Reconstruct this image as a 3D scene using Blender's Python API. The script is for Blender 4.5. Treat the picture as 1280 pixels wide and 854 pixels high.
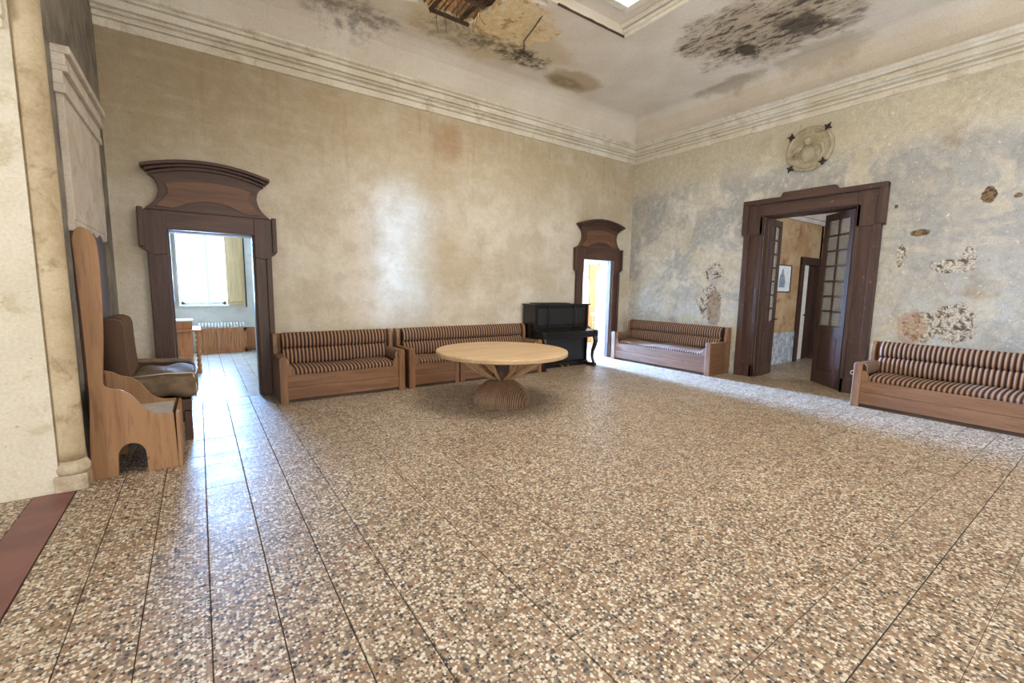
import bpy, bmesh, math, random
from mathutils import Vector, Matrix
from mathutils.geometry import delaunay_2d_cdt
random.seed(7)
R = math.radians
PI = math.pi
sc = bpy.context.scene
for o in list(bpy.data.objects):
    bpy.data.objects.remove(o)
col = sc.collection

# ------------------------------------------------------------------ camera
CAM = Vector((-8.0148, -6.8028, 1.5))
FPX = 555.0
yaw, pitch, roll = R(35.157), R(-6.870), R(0.920)
fwd = Vector((math.sin(yaw)*math.cos(pitch), math.cos(yaw)*math.cos(pitch), math.sin(pitch)))
rgt = Vector((math.cos(yaw), -math.sin(yaw), 0))
up = rgt.cross(fwd)
r2 = rgt*math.cos(roll) + up*math.sin(roll)
u2 = -rgt*math.sin(roll) + up*math.cos(roll)
cd = bpy.data.cameras.new('camera')
cam = bpy.data.objects.new('camera', cd)
col.objects.link(cam)
cd.sensor_width = 36
cd.lens = FPX/1280*36
cd.clip_start = 0.05
M = Matrix((r2, u2, -fwd)).transposed().to_4x4()
M.translation = CAM
cam.matrix_world = M
sc.camera = cam

# ------------------------------------------------------------------ world, light, exposure
sc.view_settings.view_transform = 'Standard'
sc.view_settings.look = 'None'
sc.view_settings.gamma = 1
sc.view_settings.use_curve_mapping = False
sc.view_settings.exposure = 0.0
w = bpy.data.worlds.new('sky')
sc.world = w
w.use_nodes = True
w.node_tree.nodes['Background'].inputs[0].default_value = (0.80, 0.90, 1.0, 1)
w.node_tree.nodes['Background'].inputs[1].default_value = 3.0

def area(name, loc, direction, sx, sy, power, color, spread=180):
    l = bpy.data.lights.new(name, 'AREA')
    l.shape = 'RECTANGLE'
    l.size, l.size_y = sx, sy
    l.energy = power
    l.color = color
    l.spread = R(spread)
    o = bpy.data.objects.new(name, l)
    col.objects.link(o)
    o.location = loc
    o.rotation_euler = Vector(direction).to_track_quat('-Z', 'Y').to_euler()
    return o

# daylight entering through the skylight lantern, the windows of the unseen walls and the windows next door, plus an added patch beam
area('skylight_daylight', (-4.4, -4.35, 6.0), (0, 0, -1), 2.2, 3.6, 310, (1.0, 0.95, 0.87))
area('rear_window_daylight', (-2.6, -8.78, 2.1), (0, 1, 0.05), 1.5, 2.6, 85, (1.0, 0.95, 0.87))
area('rear_window_daylight', (-7.4, -8.78, 2.1), (0, 1, 0.05), 1.5, 2.6, 90, (1.0, 0.95, 0.87))
area('gallery_window_daylight', (-12.3, -5.4, 2.2), (1, 0, 0), 2.4, 2.6, 120, (1.0, 0.97, 0.94))
area('wall_patch_beam', (-5.35, -8.78, 2.0), (0, 1, 0), 0.55, 1.9, 5.5, (0.35, 0.62, 1.0), spread=8)  # added tight beam that throws the cool patch onto the back wall
area('study_window_daylight', (-7.9, 5.35, 2.05), (0, -1, 0), 1.0, 2.2, 1000, (0.30, 0.54, 1.0))
area('passage_window_daylight', (-0.95, 6.55, 1.8), (0, -1, -0.05), 0.9, 2.0, 23000, (0.27, 0.50, 1.0))
area('side_room_far_window_daylight', (3.6, 1.2, 1.8), (-1, 0, 0), 1.4, 1.8, 170, (1.0, 0.95, 0.86))
area('lobby_window_daylight', (2.0, -6.2, 2.0), (0, 1, 0), 1.6, 1.8, 60, (0.80, 0.88, 1.0))
area('attic_opening_daylight', (-5.2, -0.9, 6.1), (0.1, -0.5, -1), 0.8, 0.8, 25, (1.0, 0.80, 0.5))

# ------------------------------------------------------------------ node helpers
def sock(nt, s, v):
    if isinstance(v, bpy.types.NodeSocket):
        nt.links.new(v, s)
    elif isinstance(v, (int, float)):
        s.default_value = v if s.type != 'RGBA' else (v, v, v, 1)
    elif isinstance(v, (tuple, list)):
        if s.type == 'RGBA' and len(v) == 3:
            v = (*v, 1)
        s.default_value = v

def srgb(r, g, b):
    f = lambda c: c/12.92/255 if c <= 10 else (((c/255)+0.055)/1.055)**2.4
    return (f(r), f(g), f(b))

class Mat:
    def __init__(self, name, local=False):
        self.m = bpy.data.materials.new(name)
        self.m.use_nodes = True
        self.nt = self.m.node_tree
        self.b = self.nt.nodes['Principled BSDF']
        if local:
            self.P = self.node('ShaderNodeTexCoord').outputs['Object']
        else:
            self.P = self.node('ShaderNodeNewGeometry').outputs['Position']
    def node(self, t, **kw):
        n = self.nt.nodes.new(t)
        for k, v in kw.items():
            setattr(n, k, v)
        return n
    def math(self, op, a, b=0.0, clamp=False):
        n = self.node('ShaderNodeMath', operation=op, use_clamp=clamp)
        sock(self.nt, n.inputs[0], a); sock(self.nt, n.inputs[1], b)
        return n.outputs[0]
    def vmul(self, v, s):
        n = self.node('ShaderNodeVectorMath', operation='MULTIPLY')
        sock(self.nt, n.inputs[0], v); sock(self.nt, n.inputs[1], s)
        return n.outputs[0]
    def vadd(self, v, s):
        n = self.node('ShaderNodeVectorMath', operation='ADD')
        sock(self.nt, n.inputs[0], v); sock(self.nt, n.inputs[1], s)
        return n.outputs[0]
    def xyz(self, v):
        n = self.node('ShaderNodeSeparateXYZ')
        sock(self.nt, n.inputs[0], v)
        return n.outputs
    def noise(self, scale, detail=4, rough=0.55, vec=None, dist=0.0, off=None, color=False):
        v = vec if vec is not None else self.P
        if off is not None:
            v = self.vadd(v, (off, off*1.7, off*0.6))
        n = self.node('ShaderNodeTexNoise')
        sock(self.nt, n.inputs['Vector'], v)
        n.inputs['Scale'].default_value = scale
        n.inputs['Detail'].default_value = detail
        n.inputs['Roughness'].default_value = rough
        n.inputs['Distortion'].default_value = dist
        return n.outputs[1 if color else 0]
    def ramp(self, f, lo, hi, a=0.0, b=1.0, smooth=True):
        n = self.node('ShaderNodeMapRange', interpolation_type='SMOOTHSTEP' if smooth else 'LINEAR')
        sock(self.nt, n.inputs[0], f)
        for i, v in zip((1, 2, 3, 4), (lo, hi, a, b)):
            sock(self.nt, n.inputs[i], v)
        return n.outputs[0]
    def mix(self, f, a, b):
        n = self.node('ShaderNodeMix', data_type='RGBA')
        sock(self.nt, n.inputs[0], f); sock(self.nt, n.inputs[6], a); sock(self.nt, n.inputs[7], b)
        return n.outputs[2]
    def mul(self, a, b):
        n = self.node('ShaderNodeMix', data_type='RGBA', blend_type='MULTIPLY')
        n.inputs[0].default_value = 1
        sock(self.nt, n.inputs[6], a); sock(self.nt, n.inputs[7], b)
        return n.outputs[2]
    def blob(self, c, r, amp=0.6, nscale=4.0, lo=0.85, hi=1.05, off=0.0, detail=5):
        """1 inside a ragged ellipsoid round c, 0 outside"""
        v = self.vadd(self.P, tuple(-x for x in c))
        v = self.vmul(v, tuple(1.0/x for x in r))
        n = self.node('ShaderNodeVectorMath', operation='LENGTH')
        sock(self.nt, n.inputs[0], v)
        nz = self.noise(nscale, detail, 0.6, off=off+3.1)
        d = self.math('ADD', n.outputs['Value'], self.math('MULTIPLY', self.math('SUBTRACT', nz, 0.5), amp*2))
        return self.ramp(d, lo, hi, 1.0, 0.0)
    def fin(self, color, rough=0.6, bump=None, bstr=0.3, bdist=0.01, **kw):
        sock(self.nt, self.b.inputs['Base Color'], color)
        sock(self.nt, self.b.inputs['Roughness'], rough)
        for k, v in kw.items():
            sock(self.nt, self.b.inputs[k.replace('_', ' ')], v)
        if bump is not None:
            n = self.node('ShaderNodeBump')
            n.inputs['Strength'].default_value = bstr
            n.inputs['Distance'].default_value = bdist
            sock(self.nt, n.inputs['Height'], bump)
            self.nt.links.new(n.outputs[0], self.b.inputs['Normal'])
        return self.m

MT = {}
# back wall: thin warm limewash, browner near the cornice, streaks and blotches
def wall_back_mat():
    m = Mat('limewashed_wall')
    x, y, z = m.xyz(m.P)
    n1 = m.noise(0.9, 6, 0.6)
    n2 = m.noise(3.2, 6, 0.65, off=5)
    c = m.mix(m.ramp(n1, 0.36, 0.64), srgb(190, 178, 156), srgb(214, 206, 190))
    c = m.mix(m.ramp(n2, 0.45, 0.72, 0, 0.5), c, srgb(176, 159, 130))
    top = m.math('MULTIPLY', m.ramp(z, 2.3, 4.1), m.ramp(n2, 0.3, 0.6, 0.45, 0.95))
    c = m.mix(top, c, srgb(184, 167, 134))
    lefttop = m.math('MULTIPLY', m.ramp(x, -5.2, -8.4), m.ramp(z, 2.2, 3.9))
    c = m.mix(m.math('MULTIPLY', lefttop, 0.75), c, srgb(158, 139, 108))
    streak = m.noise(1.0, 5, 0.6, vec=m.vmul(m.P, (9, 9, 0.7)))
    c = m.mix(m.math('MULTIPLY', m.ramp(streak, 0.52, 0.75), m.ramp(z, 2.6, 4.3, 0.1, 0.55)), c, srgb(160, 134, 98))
    c = m.mix(m.math('MULTIPLY', m.blob((-4.55, 0, 3.85), (0.42, 1, 0.36), 0.8, 4, 0.3, 1.1), 0.5), c, srgb(160, 120, 80))
    c = m.mix(m.math('MULTIPLY', m.blob((-4.6, 0, 1.9), (0.9, 1, 0.6), 0.7, 2, 0.2, 1.2, off=2), 0.35), c, srgb(172, 150, 108))
    h = m.noise(2.0, 3, 0.5, vec=m.vmul(m.P, (1, 1, 5)))
    c = m.mix(m.ramp(h, 0.5, 0.7, 0, 0.10), c, srgb(226, 219, 204))
    sp = m.noise(28, 2, 0.5)
    c = m.mix(m.math('MULTIPLY', m.ramp(sp, 0.72, 0.76), 0.4), c, srgb(110, 84, 60))
    c = m.mul(c, m.ramp(m.noise(10, 6, 0.75, off=17), 0.3, 0.7, 0.88, 1.08, False))
    fine = m.noise(60, 3, 0.6)
    c = m.mul(c, m.ramp(fine, 0.3, 0.7, 0.86, 1.08, False))
    b = m.math('ADD', m.math('MULTIPLY', n2, 1.0), m.math('MULTIPLY', m.noise(16, 4, 0.6), 0.6))
    return m.fin(c, 0.62, b, 0.35, 0.02)
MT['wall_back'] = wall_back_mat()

# right wall: peeled paint layers, grey-blue, ochre, cream, with fallen plaster
def wall_right_mat():
    m = Mat('peeling_wall')
    x, y, z = m.xyz(m.P)
    n1 = m.noise(0.8, 7, 0.62, dist=0.4)
    n2 = m.noise(2.4, 7, 0.68, off=4, dist=0.6)
    n3 = m.noise(7.0, 6, 0.7, off=9)
    c = m.mix(m.ramp(n2, 0.4, 0.62), srgb(204, 198, 180), srgb(220, 217, 206))
    c = m.mix(m.math('MULTIPLY', m.ramp(n1, 0.40, 0.62), 0.4), c, srgb(200, 188, 158))
    g = m.math('MULTIPLY', m.ramp(m.noise(1.1, 6, 0.65, off=13, dist=0.8), 0.44, 0.56), m.ramp(z, 3.9, 3.3))
    c = m.mix(m.math('MULTIPLY', g, m.ramp(n3, 0.35, 0.55, 0.3, 0.95)), c, srgb(168, 168, 164))
    far = m.math('MULTIPLY', m.ramp(y, -3.8, -5.2), m.ramp(z, 3.8, 3.2))
    c = m.mix(m.math('MULTIPLY', far, m.ramp(n2, 0.4, 0.6, 0.2, 0.8)), c, srgb(160, 160, 158))
    bl = m.math('MULTIPLY', m.ramp(z, 1.8, 0.9), m.ramp(n2, 0.45, 0.58))
    c = m.mix(m.math('MULTIPLY', bl, 0.7), c, srgb(196, 204, 208))
    yl = m.math('MULTIPLY', m.ramp(z, 3.3, 3.9), m.ramp(n2, 0.35, 0.55, 0.3, 0.8))
    c = m.mix(yl, c, srgb(206, 196, 168))
    br = m.math('MULTIPLY', m.ramp(m.noise(1.3, 5, 0.6, off=21), 0.54, 0.7), m.ramp(y, -4.6, -6.2, 0.25, 0.9))
    c = m.mix(br, c, srgb(150, 128, 94))
    # small pocks
    pk = m.ramp(m.noise(24, 3, 0.6, off=3), 0.68, 0.71)
    c = m.mix(m.math('MULTIPLY', pk, 0.55), c, srgb(92, 78, 60))
    pw = m.math('MULTIPLY', m.ramp(m.noise(13, 4, 0.6, off=31), 0.64, 0.67), 0.7)
    c = m.mix(pw, c, srgb(226, 222, 208))
    # fallen plaster with the old mortar showing
    inner = m.noise(16, 4, 0.65, off=7)
    spots = m.mix(m.ramp(m.noise(11, 5, 0.7, off=8, dist=1.2), 0.42, 0.52), srgb(92, 82, 70), m.mix(m.ramp(m.noise(30, 3, 0.6), 0.4, 0.6), srgb(170, 160, 144), srgb(212, 206, 194)))
    hole = None
    for i, (cy, cz, ry, rz, amp, ns) in enumerate([
            (-1.98, 1.28, 0.26, 0.36, 0.55, 5), (-2.02, 1.86, 0.22, 0.16, 0.75, 9),
            (-5.30, 1.87, 0.22, 0.11, 0.65, 6), (-5.45, 1.99, 0.07, 0.14, 0.5, 8),
            (-5.38, 1.10, 0.22, 0.26, 0.75, 5), (-5.05, 1.05, 0.20, 0.22, 0.5, 5),
            (-4.77, 2.02, 0.05, 0.17, 0.7, 10)]):
        bm_ = m.blob((0, cy, cz), (1, ry, rz), amp, ns, 0.88, 0.96, off=i*2.3)
        hole = bm_ if hole is None else m.math('MAXIMUM', hole, bm_)
    c = m.mix(hole, c, spots)
    c = m.mix(m.math('MULTIPLY', m.blob((0, -4.96, 1.06), (1, 0.16, 0.24), 0.6, 5, off=4), 0.55), c, srgb(166, 128, 98))
    c = m.mix(m.math('MULTIPLY', m.blob((0, -2.08, 1.16), (1, 0.15, 0.40), 0.5, 4, off=14), 0.7), c, srgb(140, 118, 92))
    dk = None
    for i, (cy, cz, ry, rz) in enumerate([(-5.55, 2.73, 0.07, 0.11), (-5.79, 2.69, 0.035, 0.03), (-4.95, 2.33, 0.10, 0.05), (-4.66, 2.71, 0.025, 0.03)]):
        bm_ = m.blob((0, cy, cz), (1, ry, rz), 0.5, 11, 0.85, 1.0, off=i*5.3+1)
        dk = bm_ if dk is None else m.math('MAXIMUM', dk, bm_)
    c = m.mix(dk, c, m.mix(m.ramp(inner, 0.42, 0.55), srgb(70, 54, 38), srgb(132, 106, 72)))
    c = m.mul(c, m.ramp(m.noise(12, 6, 0.75, off=17), 0.3, 0.7, 0.80, 1.12, False))
    fine = m.noise(55, 3, 0.6)
    c = m.mul(c, m.ramp(fine, 0.3, 0.7, 0.84, 1.08, False))
    b = m.math('ADD', m.math('MULTIPLY', n3, 0.7), m.math('MULTIPLY', m.math('MAXIMUM', hole, dk), -1.2))
    b = m.math('ADD', b, m.math('MULTIPLY', m.ramp(n2, 0.45, 0.55), 0.5))
    return m.fin(c, 0.7, b, 0.5, 0.02)
MT['wall_right'] = wall_right_mat()

def ceiling_mat():
    m = Mat('stained_ceiling')
    n1 = m.noise(1.2, 6, 0.6)
    c = m.mix(m.ramp(n1, 0.35, 0.65), srgb(222, 211, 193), srgb(232, 223, 208))
    streak = m.noise(1.0, 6, 0.72, vec=m.vmul(m.P, (9, 4, 4)), dist=0.5)
    inner = m.noise(7, 6, 0.72, off=2)
    def stain(cx, cy, rx, ry, colr, k, amp, ns, off, lo=0.6, hi=1.1):
        nonlocal c
        f = m.blob((cx, cy, 5.05), (rx, ry, 1), amp, ns, lo, hi, off=off)
        c = m.mix(m.math('MULTIPLY', f, k), c, colr)
        return f
    # warm halo round the collapsed corner
    stain(-4.4, -1.1, 1.5, 0.7, srgb(206, 188, 152), 0.8, 0.6, 2, 1)
    och = m.blob((-4.30, -1.45, 5.05), (0.68, 0.62, 1), 0.6, 4, 0.75, 0.95, off=3)
    c = m.mix(m.math('MULTIPLY', och, m.ramp(inner, 0.34, 0.5, 0.3, 1)), c, srgb(226, 200, 150))
    c = m.mix(m.math('MULTIPLY', m.math('MULTIPLY', och, m.ramp(m.noise(4, 5, 0.7, off=2), 0.54, 0.60)), 0.8), c, srgb(176, 132, 82))
    c = m.mix(m.math('MULTIPLY', m.math('MULTIPLY', och, m.ramp(m.noise(9, 6, 0.75, off=6), 0.50, 0.56)), 0.55), c, srgb(240, 226, 194))
    dark = srgb(74, 64, 50)
    for (cx, cy, rx, ry, k, amp, ns, off) in [(-3.62, -0.84, 0.56, 0.28, 0.95, 0.7, 5, 2), (-4.15, -0.9, 0.75, 0.25, 0.7, 0.9, 6, 4),
                                              (-4.9, -0.75, 0.7, 0.30, 0.45, 0.9, 6, 5), (-6.15, -0.42, 0.75, 0.35, 0.6, 0.9, 5, 6)]:
        f = m.blob((cx, cy, 5.05), (rx, ry, 1), amp, ns, 0.45, 1.1, off=off)
        c = m.mix(m.math('MULTIPLY', m.math('MULTIPLY', f, m.ramp(inner, 0.38, 0.60)), k), c, dark)
    f = m.blob((-2.5, -0.72, 5.05), (0.62, 0.36, 1), 0.35, 3, 0.7, 1.05, off=8)
    c = m.mix(m.math('MULTIPLY', f, 0.7), c, srgb(172, 148, 104))
    f = m.blob((-2.6, -0.62, 5.05), (0.48, 0.2, 1), 0.35, 4, 0.5, 1.05, off=9)
    c = m.mix(m.math('MULTIPLY', m.math('MULTIPLY', f, m.ramp(inner, 0.3, 0.6, 0.35, 1)), 0.6), c, srgb(116, 94, 60))
    # large mould field by the right wall
    f = m.blob((-1.5, -3.5, 5.05), (0.95, 1.2, 1), 0.8, 2.5, 0.6, 1.1, off=11)
    c = m.mix(m.math('MULTIPLY', f, 0.65), c, srgb(170, 146, 112))
    sk = m.noise(3.2, 7, 0.75, vec=m.vmul(m.P, (2.6, 1.0, 1)), off=12, dist=1.0)
    d2 = m.math('MULTIPLY', f, m.ramp(sk, 0.47, 0.60))
    c = m.mix(m.math('MULTIPLY', d2, 0.95), c, srgb(70, 56, 42))
    f = m.blob((-1.25, -3.75, 5.05), (0.4, 0.3, 1), 0.9, 5, 0.5, 1.1, off=15)
    c = m.mix(m.math('MULTIPLY', f, 0.8), c, srgb(58, 46, 34))
    f = m.blob((-1.15, -3.02, 5.05), (0.3, 0.14, 1), 0.8, 6, 0.5, 1.1, off=16)
    c = m.mix(m.math('MULTIPLY', f, 0.9), c, srgb(58, 46, 34))
    f = m.blob((-0.35, -2.3, 5.0), (0.22, 0.7, 1), 0.9, 3, 0.5, 1.1, off=17)
    c = m.mix(m.math('MULTIPLY', f, 0.5), c, srgb(138, 118, 84))
    f = m.blob((-0.35, -3.6, 5.0), (0.3, 0.7, 1), 0.9, 3, 0.5, 1.1, off=19)
    c = m.mix(m.math('MULTIPLY', f, 0.45), c, srgb(160, 140, 96))
    fine = m.noise(50, 3, 0.6)
    c = m.mul(c, m.ramp(fine, 0.3, 0.7, 0.9, 1.05, False))
    b = m.math('ADD', m.noise(9, 5, 0.65), m.math('MULTIPLY', m.math('MAXIMUM', d2, och), -0.8))
    return m.fin(c, 0.8, b, 0.4, 0.02)
MT['ceiling'] = ceiling_mat()

def plaster(name, a, b_, stain=None, ns=1.6, bump=0.3):
    m = Mat(name)
    n1 = m.noise(ns, 6, 0.62)
    c = m.mix(m.ramp(n1, 0.36, 0.66), a, b_)
    if stain:
        n2 = m.noise(3.5, 6, 0.7, off=6, dist=0.5)
        c = m.mix(m.ramp(n2, 0.52, 0.68, 0, 0.85), c, stain)
    sp = m.noise(26, 3, 0.5, off=2)
    c = m.mix(m.math('MULTIPLY', m.ramp(sp, 0.70, 0.74), 0.35), c, srgb(96, 78, 58))
    c = m.mul(c, m.ramp(m.noise(50, 3, 0.6), 0.3, 0.7, 0.88, 1.06, False))
    return m.fin(c, 0.72, m.noise(12, 5, 0.6), bump, 0.015)
MT['cornice'] = plaster('cornice_plaster', srgb(214, 204, 182), srgb(230, 223, 206), srgb(194, 178, 148), 2.2)
MT['pier'] = plaster('pier_plaster', srgb(208, 199, 178), srgb(222, 214, 196), srgb(192, 178, 148), 0.9)
MT['column'] = plaster('column_stone', srgb(180, 160, 128), srgb(202, 186, 156), srgb(150, 128, 96), 2.5)
MT['plinth'] = plaster('plinth_stone', srgb(168, 150, 124), srgb(198, 184, 160), srgb(112, 84, 62), 6)
MT['grey_wall'] = plaster('grey_bare_plaster', srgb(112, 106, 96), srgb(146, 138, 126), srgb(84, 78, 70), 4, 0.6)
MT['white_panel'] = plaster('white_plaster', srgb(196, 184, 168), srgb(212, 202, 188), srgb(178, 164, 144), 3)
MT['room_wall'] = plaster('next_room_plaster', srgb(224, 214, 198), srgb(238, 230, 216), srgb(208, 192, 168), 1.3)
MT['lobby_wall'] = plaster('lobby_ochre_plaster', srgb(170, 134, 92), srgb(192, 162, 122), srgb(140, 92, 60), 2.2, 0.5)
MT['lobby_dado'] = plaster('lobby_dado_plaster', srgb(150, 156, 164), srgb(206, 210, 214), srgb(104, 104, 110), 9, 0.5)
MT['reveal'] = plaster('reveal_plaster', srgb(206, 198, 186), srgb(224, 218, 208), srgb(178, 168, 152), 3)
MT['stone_relief'] = plaster('relief_stone', srgb(160, 148, 120), srgb(182, 172, 146), srgb(128, 114, 86), 8)

def terrazzo(name, warm=True):
    m = Mat(name)
    x, y, z = m.xyz(m.P)
    base = m.mix(m.ramp(m.noise(5, 4, 0.6), 0.35, 0.65), srgb(126, 106, 85), srgb(144, 124, 103))
    warp = m.vadd(m.P, m.vmul(m.noise(30, 2, 0.5, color=True), (0.016, 0.016, 0.0)))
    flat = m.vmul(warp, (1, 1, 0))
    c = base
    for scale, off, lim in ((38, 0, 0.36), (62, 3.3, 0.40)):
        v = m.node('ShaderNodeTexVoronoi', voronoi_dimensions='2D')
        sock(m.nt, v.inputs['Vector'], m.vadd(flat, (off, off, 0)))
        v.inputs['Scale'].default_value = scale
        wn = m.node('ShaderNodeSeparateColor')
        sock(m.nt, wn.inputs[0], v.outputs['Color'])
        rnd, rnd2 = wn.outputs[0], wn.outputs[1]
        th = m.ramp(rnd2, 0, 1, lim*0.6, lim*1.35, False)
        inside = m.math('LESS_THAN', v.outputs['Distance'], th)
        cr = m.node('ShaderNodeValToRGB')
        cr.color_ramp.interpolation = 'CONSTANT'
        els = cr.color_ramp.elements
        stops = [(0.0, srgb(196, 187, 170)), (0.26, srgb(160, 145, 124)), (0.42, srgb(54, 52, 51)), (0.58, srgb(100, 94, 88)),
                 (0.72, srgb(138, 108, 82)), (0.90, srgb(214, 206, 190))]
        els[0].position, els[0].color = stops[0][0], (*stops[0][1], 1)
        els[1].position, els[1].color = stops[1][0], (*stops[1][1], 1)
        for p, cc in stops[2:]:
            e = els.new(p); e.color = (*cc, 1)
        sock(m.nt, cr.inputs[0], rnd)
        c = m.mix(inside, c, cr.outputs[0])
    big = m.noise(0.7, 4, 0.6, off=3)
    c = m.mul(c, m.mix(m.ramp(big, 0.35, 0.65), (0.88, 0.86, 0.83), (1.0, 0.99, 0.98)))
    tone = m.ramp(x, -6.5, -2.0)
    c = m.mul(c, m.mix(tone, (1, 1, 1), (0.96, 0.92, 0.85)))
    rg = m.ramp(m.noise(3, 4, 0.6), 0.3, 0.7, 0.36, 0.50)
    return m.fin(c, rg)
MT['terrazzo'] = terrazzo('terrazzo_chips')

def simple(name, a, b_=None, rough=0.6, ns=8, bump=0.1, local=True, **kw):
    m = Mat(name, local)
    c = m.mix(m.ramp(m.noise(ns, 5, 0.6), 0.35, 0.65), a, b_ or a)
    return m.fin(c, rough, m.noise(ns*4, 3, 0.6), bump, 0.005, **kw)
MT['grout'] = simple('dark_grout', srgb(52, 43, 35), srgb(70, 58, 47), 0.85, local=False)
MT['red'] = simple('red_floor_strip', srgb(92, 52, 48), srgb(110, 66, 60), 0.35, 3, local=False)
MT['study_tile'] = simple('study_floor_tile', srgb(160, 146, 126), srgb(186, 172, 150), 0.28, 5, local=False)
MT['iron'] = simple('black_iron', srgb(38, 30, 24), srgb(52, 42, 34), 0.6)
MT['piano'] = simple('black_lacquer', srgb(20, 18, 17), srgb(28, 25, 23), 0.26)
MT['piano_dull'] = simple('dull_black_lacquer', srgb(26, 23, 21), srgb(34, 30, 27), 0.4)
MT['ivory'] = simple('ivory', srgb(214, 204, 180), srgb(226, 216, 196), 0.4)
MT['brass'] = simple('brass', srgb(176, 140, 70), srgb(190, 152, 84), 0.35, Metallic=1.0)
MT['cream_paint'] = simple('cream_paint', srgb(226, 220, 206), srgb(238, 232, 220), 0.5)
MT['brown_cloth'] = simple('brown_cloth', srgb(92, 76, 58), srgb(122, 102, 78), 0.8, 5, 0.3)
MT['piping'] = simple('pale_piping', srgb(176, 166, 152), srgb(196, 188, 176), 0.7)
MT['pale_seat'] = simple('pale_seat_board', srgb(176, 172, 166), srgb(196, 192, 186), 0.5)
MT['mortar'] = simple('attic_brown_plaster', srgb(120, 92, 62), srgb(156, 122, 84), 0.9, local=False)  # mottled brown plaster of the roof sheets
MT['paper'] = simple('print_paper', srgb(222, 224, 226), srgb(236, 236, 234), 0.6)
MT['ink'] = simple('print_ink', srgb(120, 132, 146), srgb(150, 160, 172), 0.7)
MT['reed'] = simple('reed_lath', srgb(74, 56, 38), srgb(112, 86, 58), 0.8)

def wood(name, a, b_, dark, scale=6.0, axis='x', rough=0.5, knots=True, worn=None):
    m = Mat(name, True)
    st = {'x': (0.18, 2.2, 2.2), 'y': (2.2, 0.18, 2.2), 'z': (2.2, 2.2, 0.18)}[axis]
    v = m.vmul(m.P, st)
    n = m.noise(scale, 5, 0.6, vec=v, dist=0.6)
    ring = m.noise(scale*4, 4, 0.6, vec=v, dist=0.3)
    c = m.mix(m.ramp(n, 0.35, 0.65), a, b_)
    c = m.mix(m.math('MULTIPLY', m.ramp(ring, 0.52, 0.66), 0.45), c, dark)
    if knots:
        vo = m.node('ShaderNodeTexVoronoi')
        sock(m.nt, vo.inputs['Vector'], m.P)
        vo.inputs['Scale'].default_value = 3.2
        c = m.mix(m.math('MULTIPLY', m.ramp(vo.outputs['Distance'], 0.07, 0.03), 0.8), c, dark)
    if worn:
        wn = m.noise(14, 5, 0.7, off=5)
        c = m.mix(m.math('MULTIPLY', m.ramp(wn, 0.64, 0.68), 0.6), c, worn)
    return m.fin(c, rough, ring, 0.15, 0.004)
MT['pine'] = wood('pine_wood', srgb(112, 77, 52), srgb(132, 95, 66), srgb(74, 47, 32), 5, 'x')
MT['pine_z'] = wood('pine_wood_upright', srgb(118, 83, 56), srgb(138, 101, 70), srgb(78, 51, 34), 5, 'z')
MT['pine_y'] = wood('pine_wood_crosswise', srgb(108, 75, 50), srgb(128, 92, 63), srgb(72, 46, 31), 5, 'y')
MT['light_pine'] = wood('light_pine_wood', srgb(140, 103, 70), srgb(158, 120, 85), srgb(104, 71, 45), 4, 'z')
MT['dark_base'] = wood('dark_plinth_wood', srgb(66, 48, 36), srgb(84, 64, 48), srgb(40, 28, 20), 5, 'x', 0.7, False)
MT['oak_top'] = wood('pale_oak', srgb(178, 148, 112), srgb(194, 166, 130), srgb(150, 120, 86), 4, 'x', 0.45, False)
MT['oak_fin'] = wood('pale_oak_fin', srgb(176, 142, 102), srgb(192, 160, 120), srgb(140, 106, 72), 4, 'z', 0.5, False)
MT['oak_dome'] = wood('brown_oak', srgb(122, 94, 68), srgb(144, 114, 84), srgb(78, 56, 40), 6, 'z', 0.5, False)
MT['walnut'] = wood('dark_walnut', srgb(66, 43, 34), srgb(86, 57, 44), srgb(40, 26, 21), 5, 'z', 0.45, False)
MT['walnut_x'] = wood('dark_walnut_across', srgb(68, 45, 35), srgb(88, 59, 45), srgb(42, 28, 22), 5, 'x', 0.45, False)
MT['burr'] = wood('brown_burr_panel', srgb(94, 62, 42), srgb(114, 78, 52), srgb(66, 42, 30), 3, 'x', 0.45, True)
MT['old_door'] = wood('worn_brown_door', srgb(60, 40, 32), srgb(78, 53, 41), srgb(36, 24, 19), 5, 'z', 0.5, False, srgb(150, 124, 104))
MT['old_door_y'] = wood('worn_brown_door_rail', srgb(62, 42, 34), srgb(80, 55, 43), srgb(38, 25, 20), 5, 'y', 0.5, False, srgb(150, 124, 104))
MT['orange_wood'] = wood('orange_brown_wood', srgb(168, 104, 56), srgb(192, 126, 74), srgb(124, 70, 36), 5, 'z', 0.5, False)
MT['shutter'] = wood('tan_shutter', srgb(204, 168, 116), srgb(222, 188, 138), srgb(176, 138, 90), 3, 'z', 0.5, False)
MT['beam'] = wood('old_beam', srgb(64, 48, 34), srgb(90, 68, 48), srgb(36, 26, 18), 6, 'x', 0.85, False)

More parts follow.
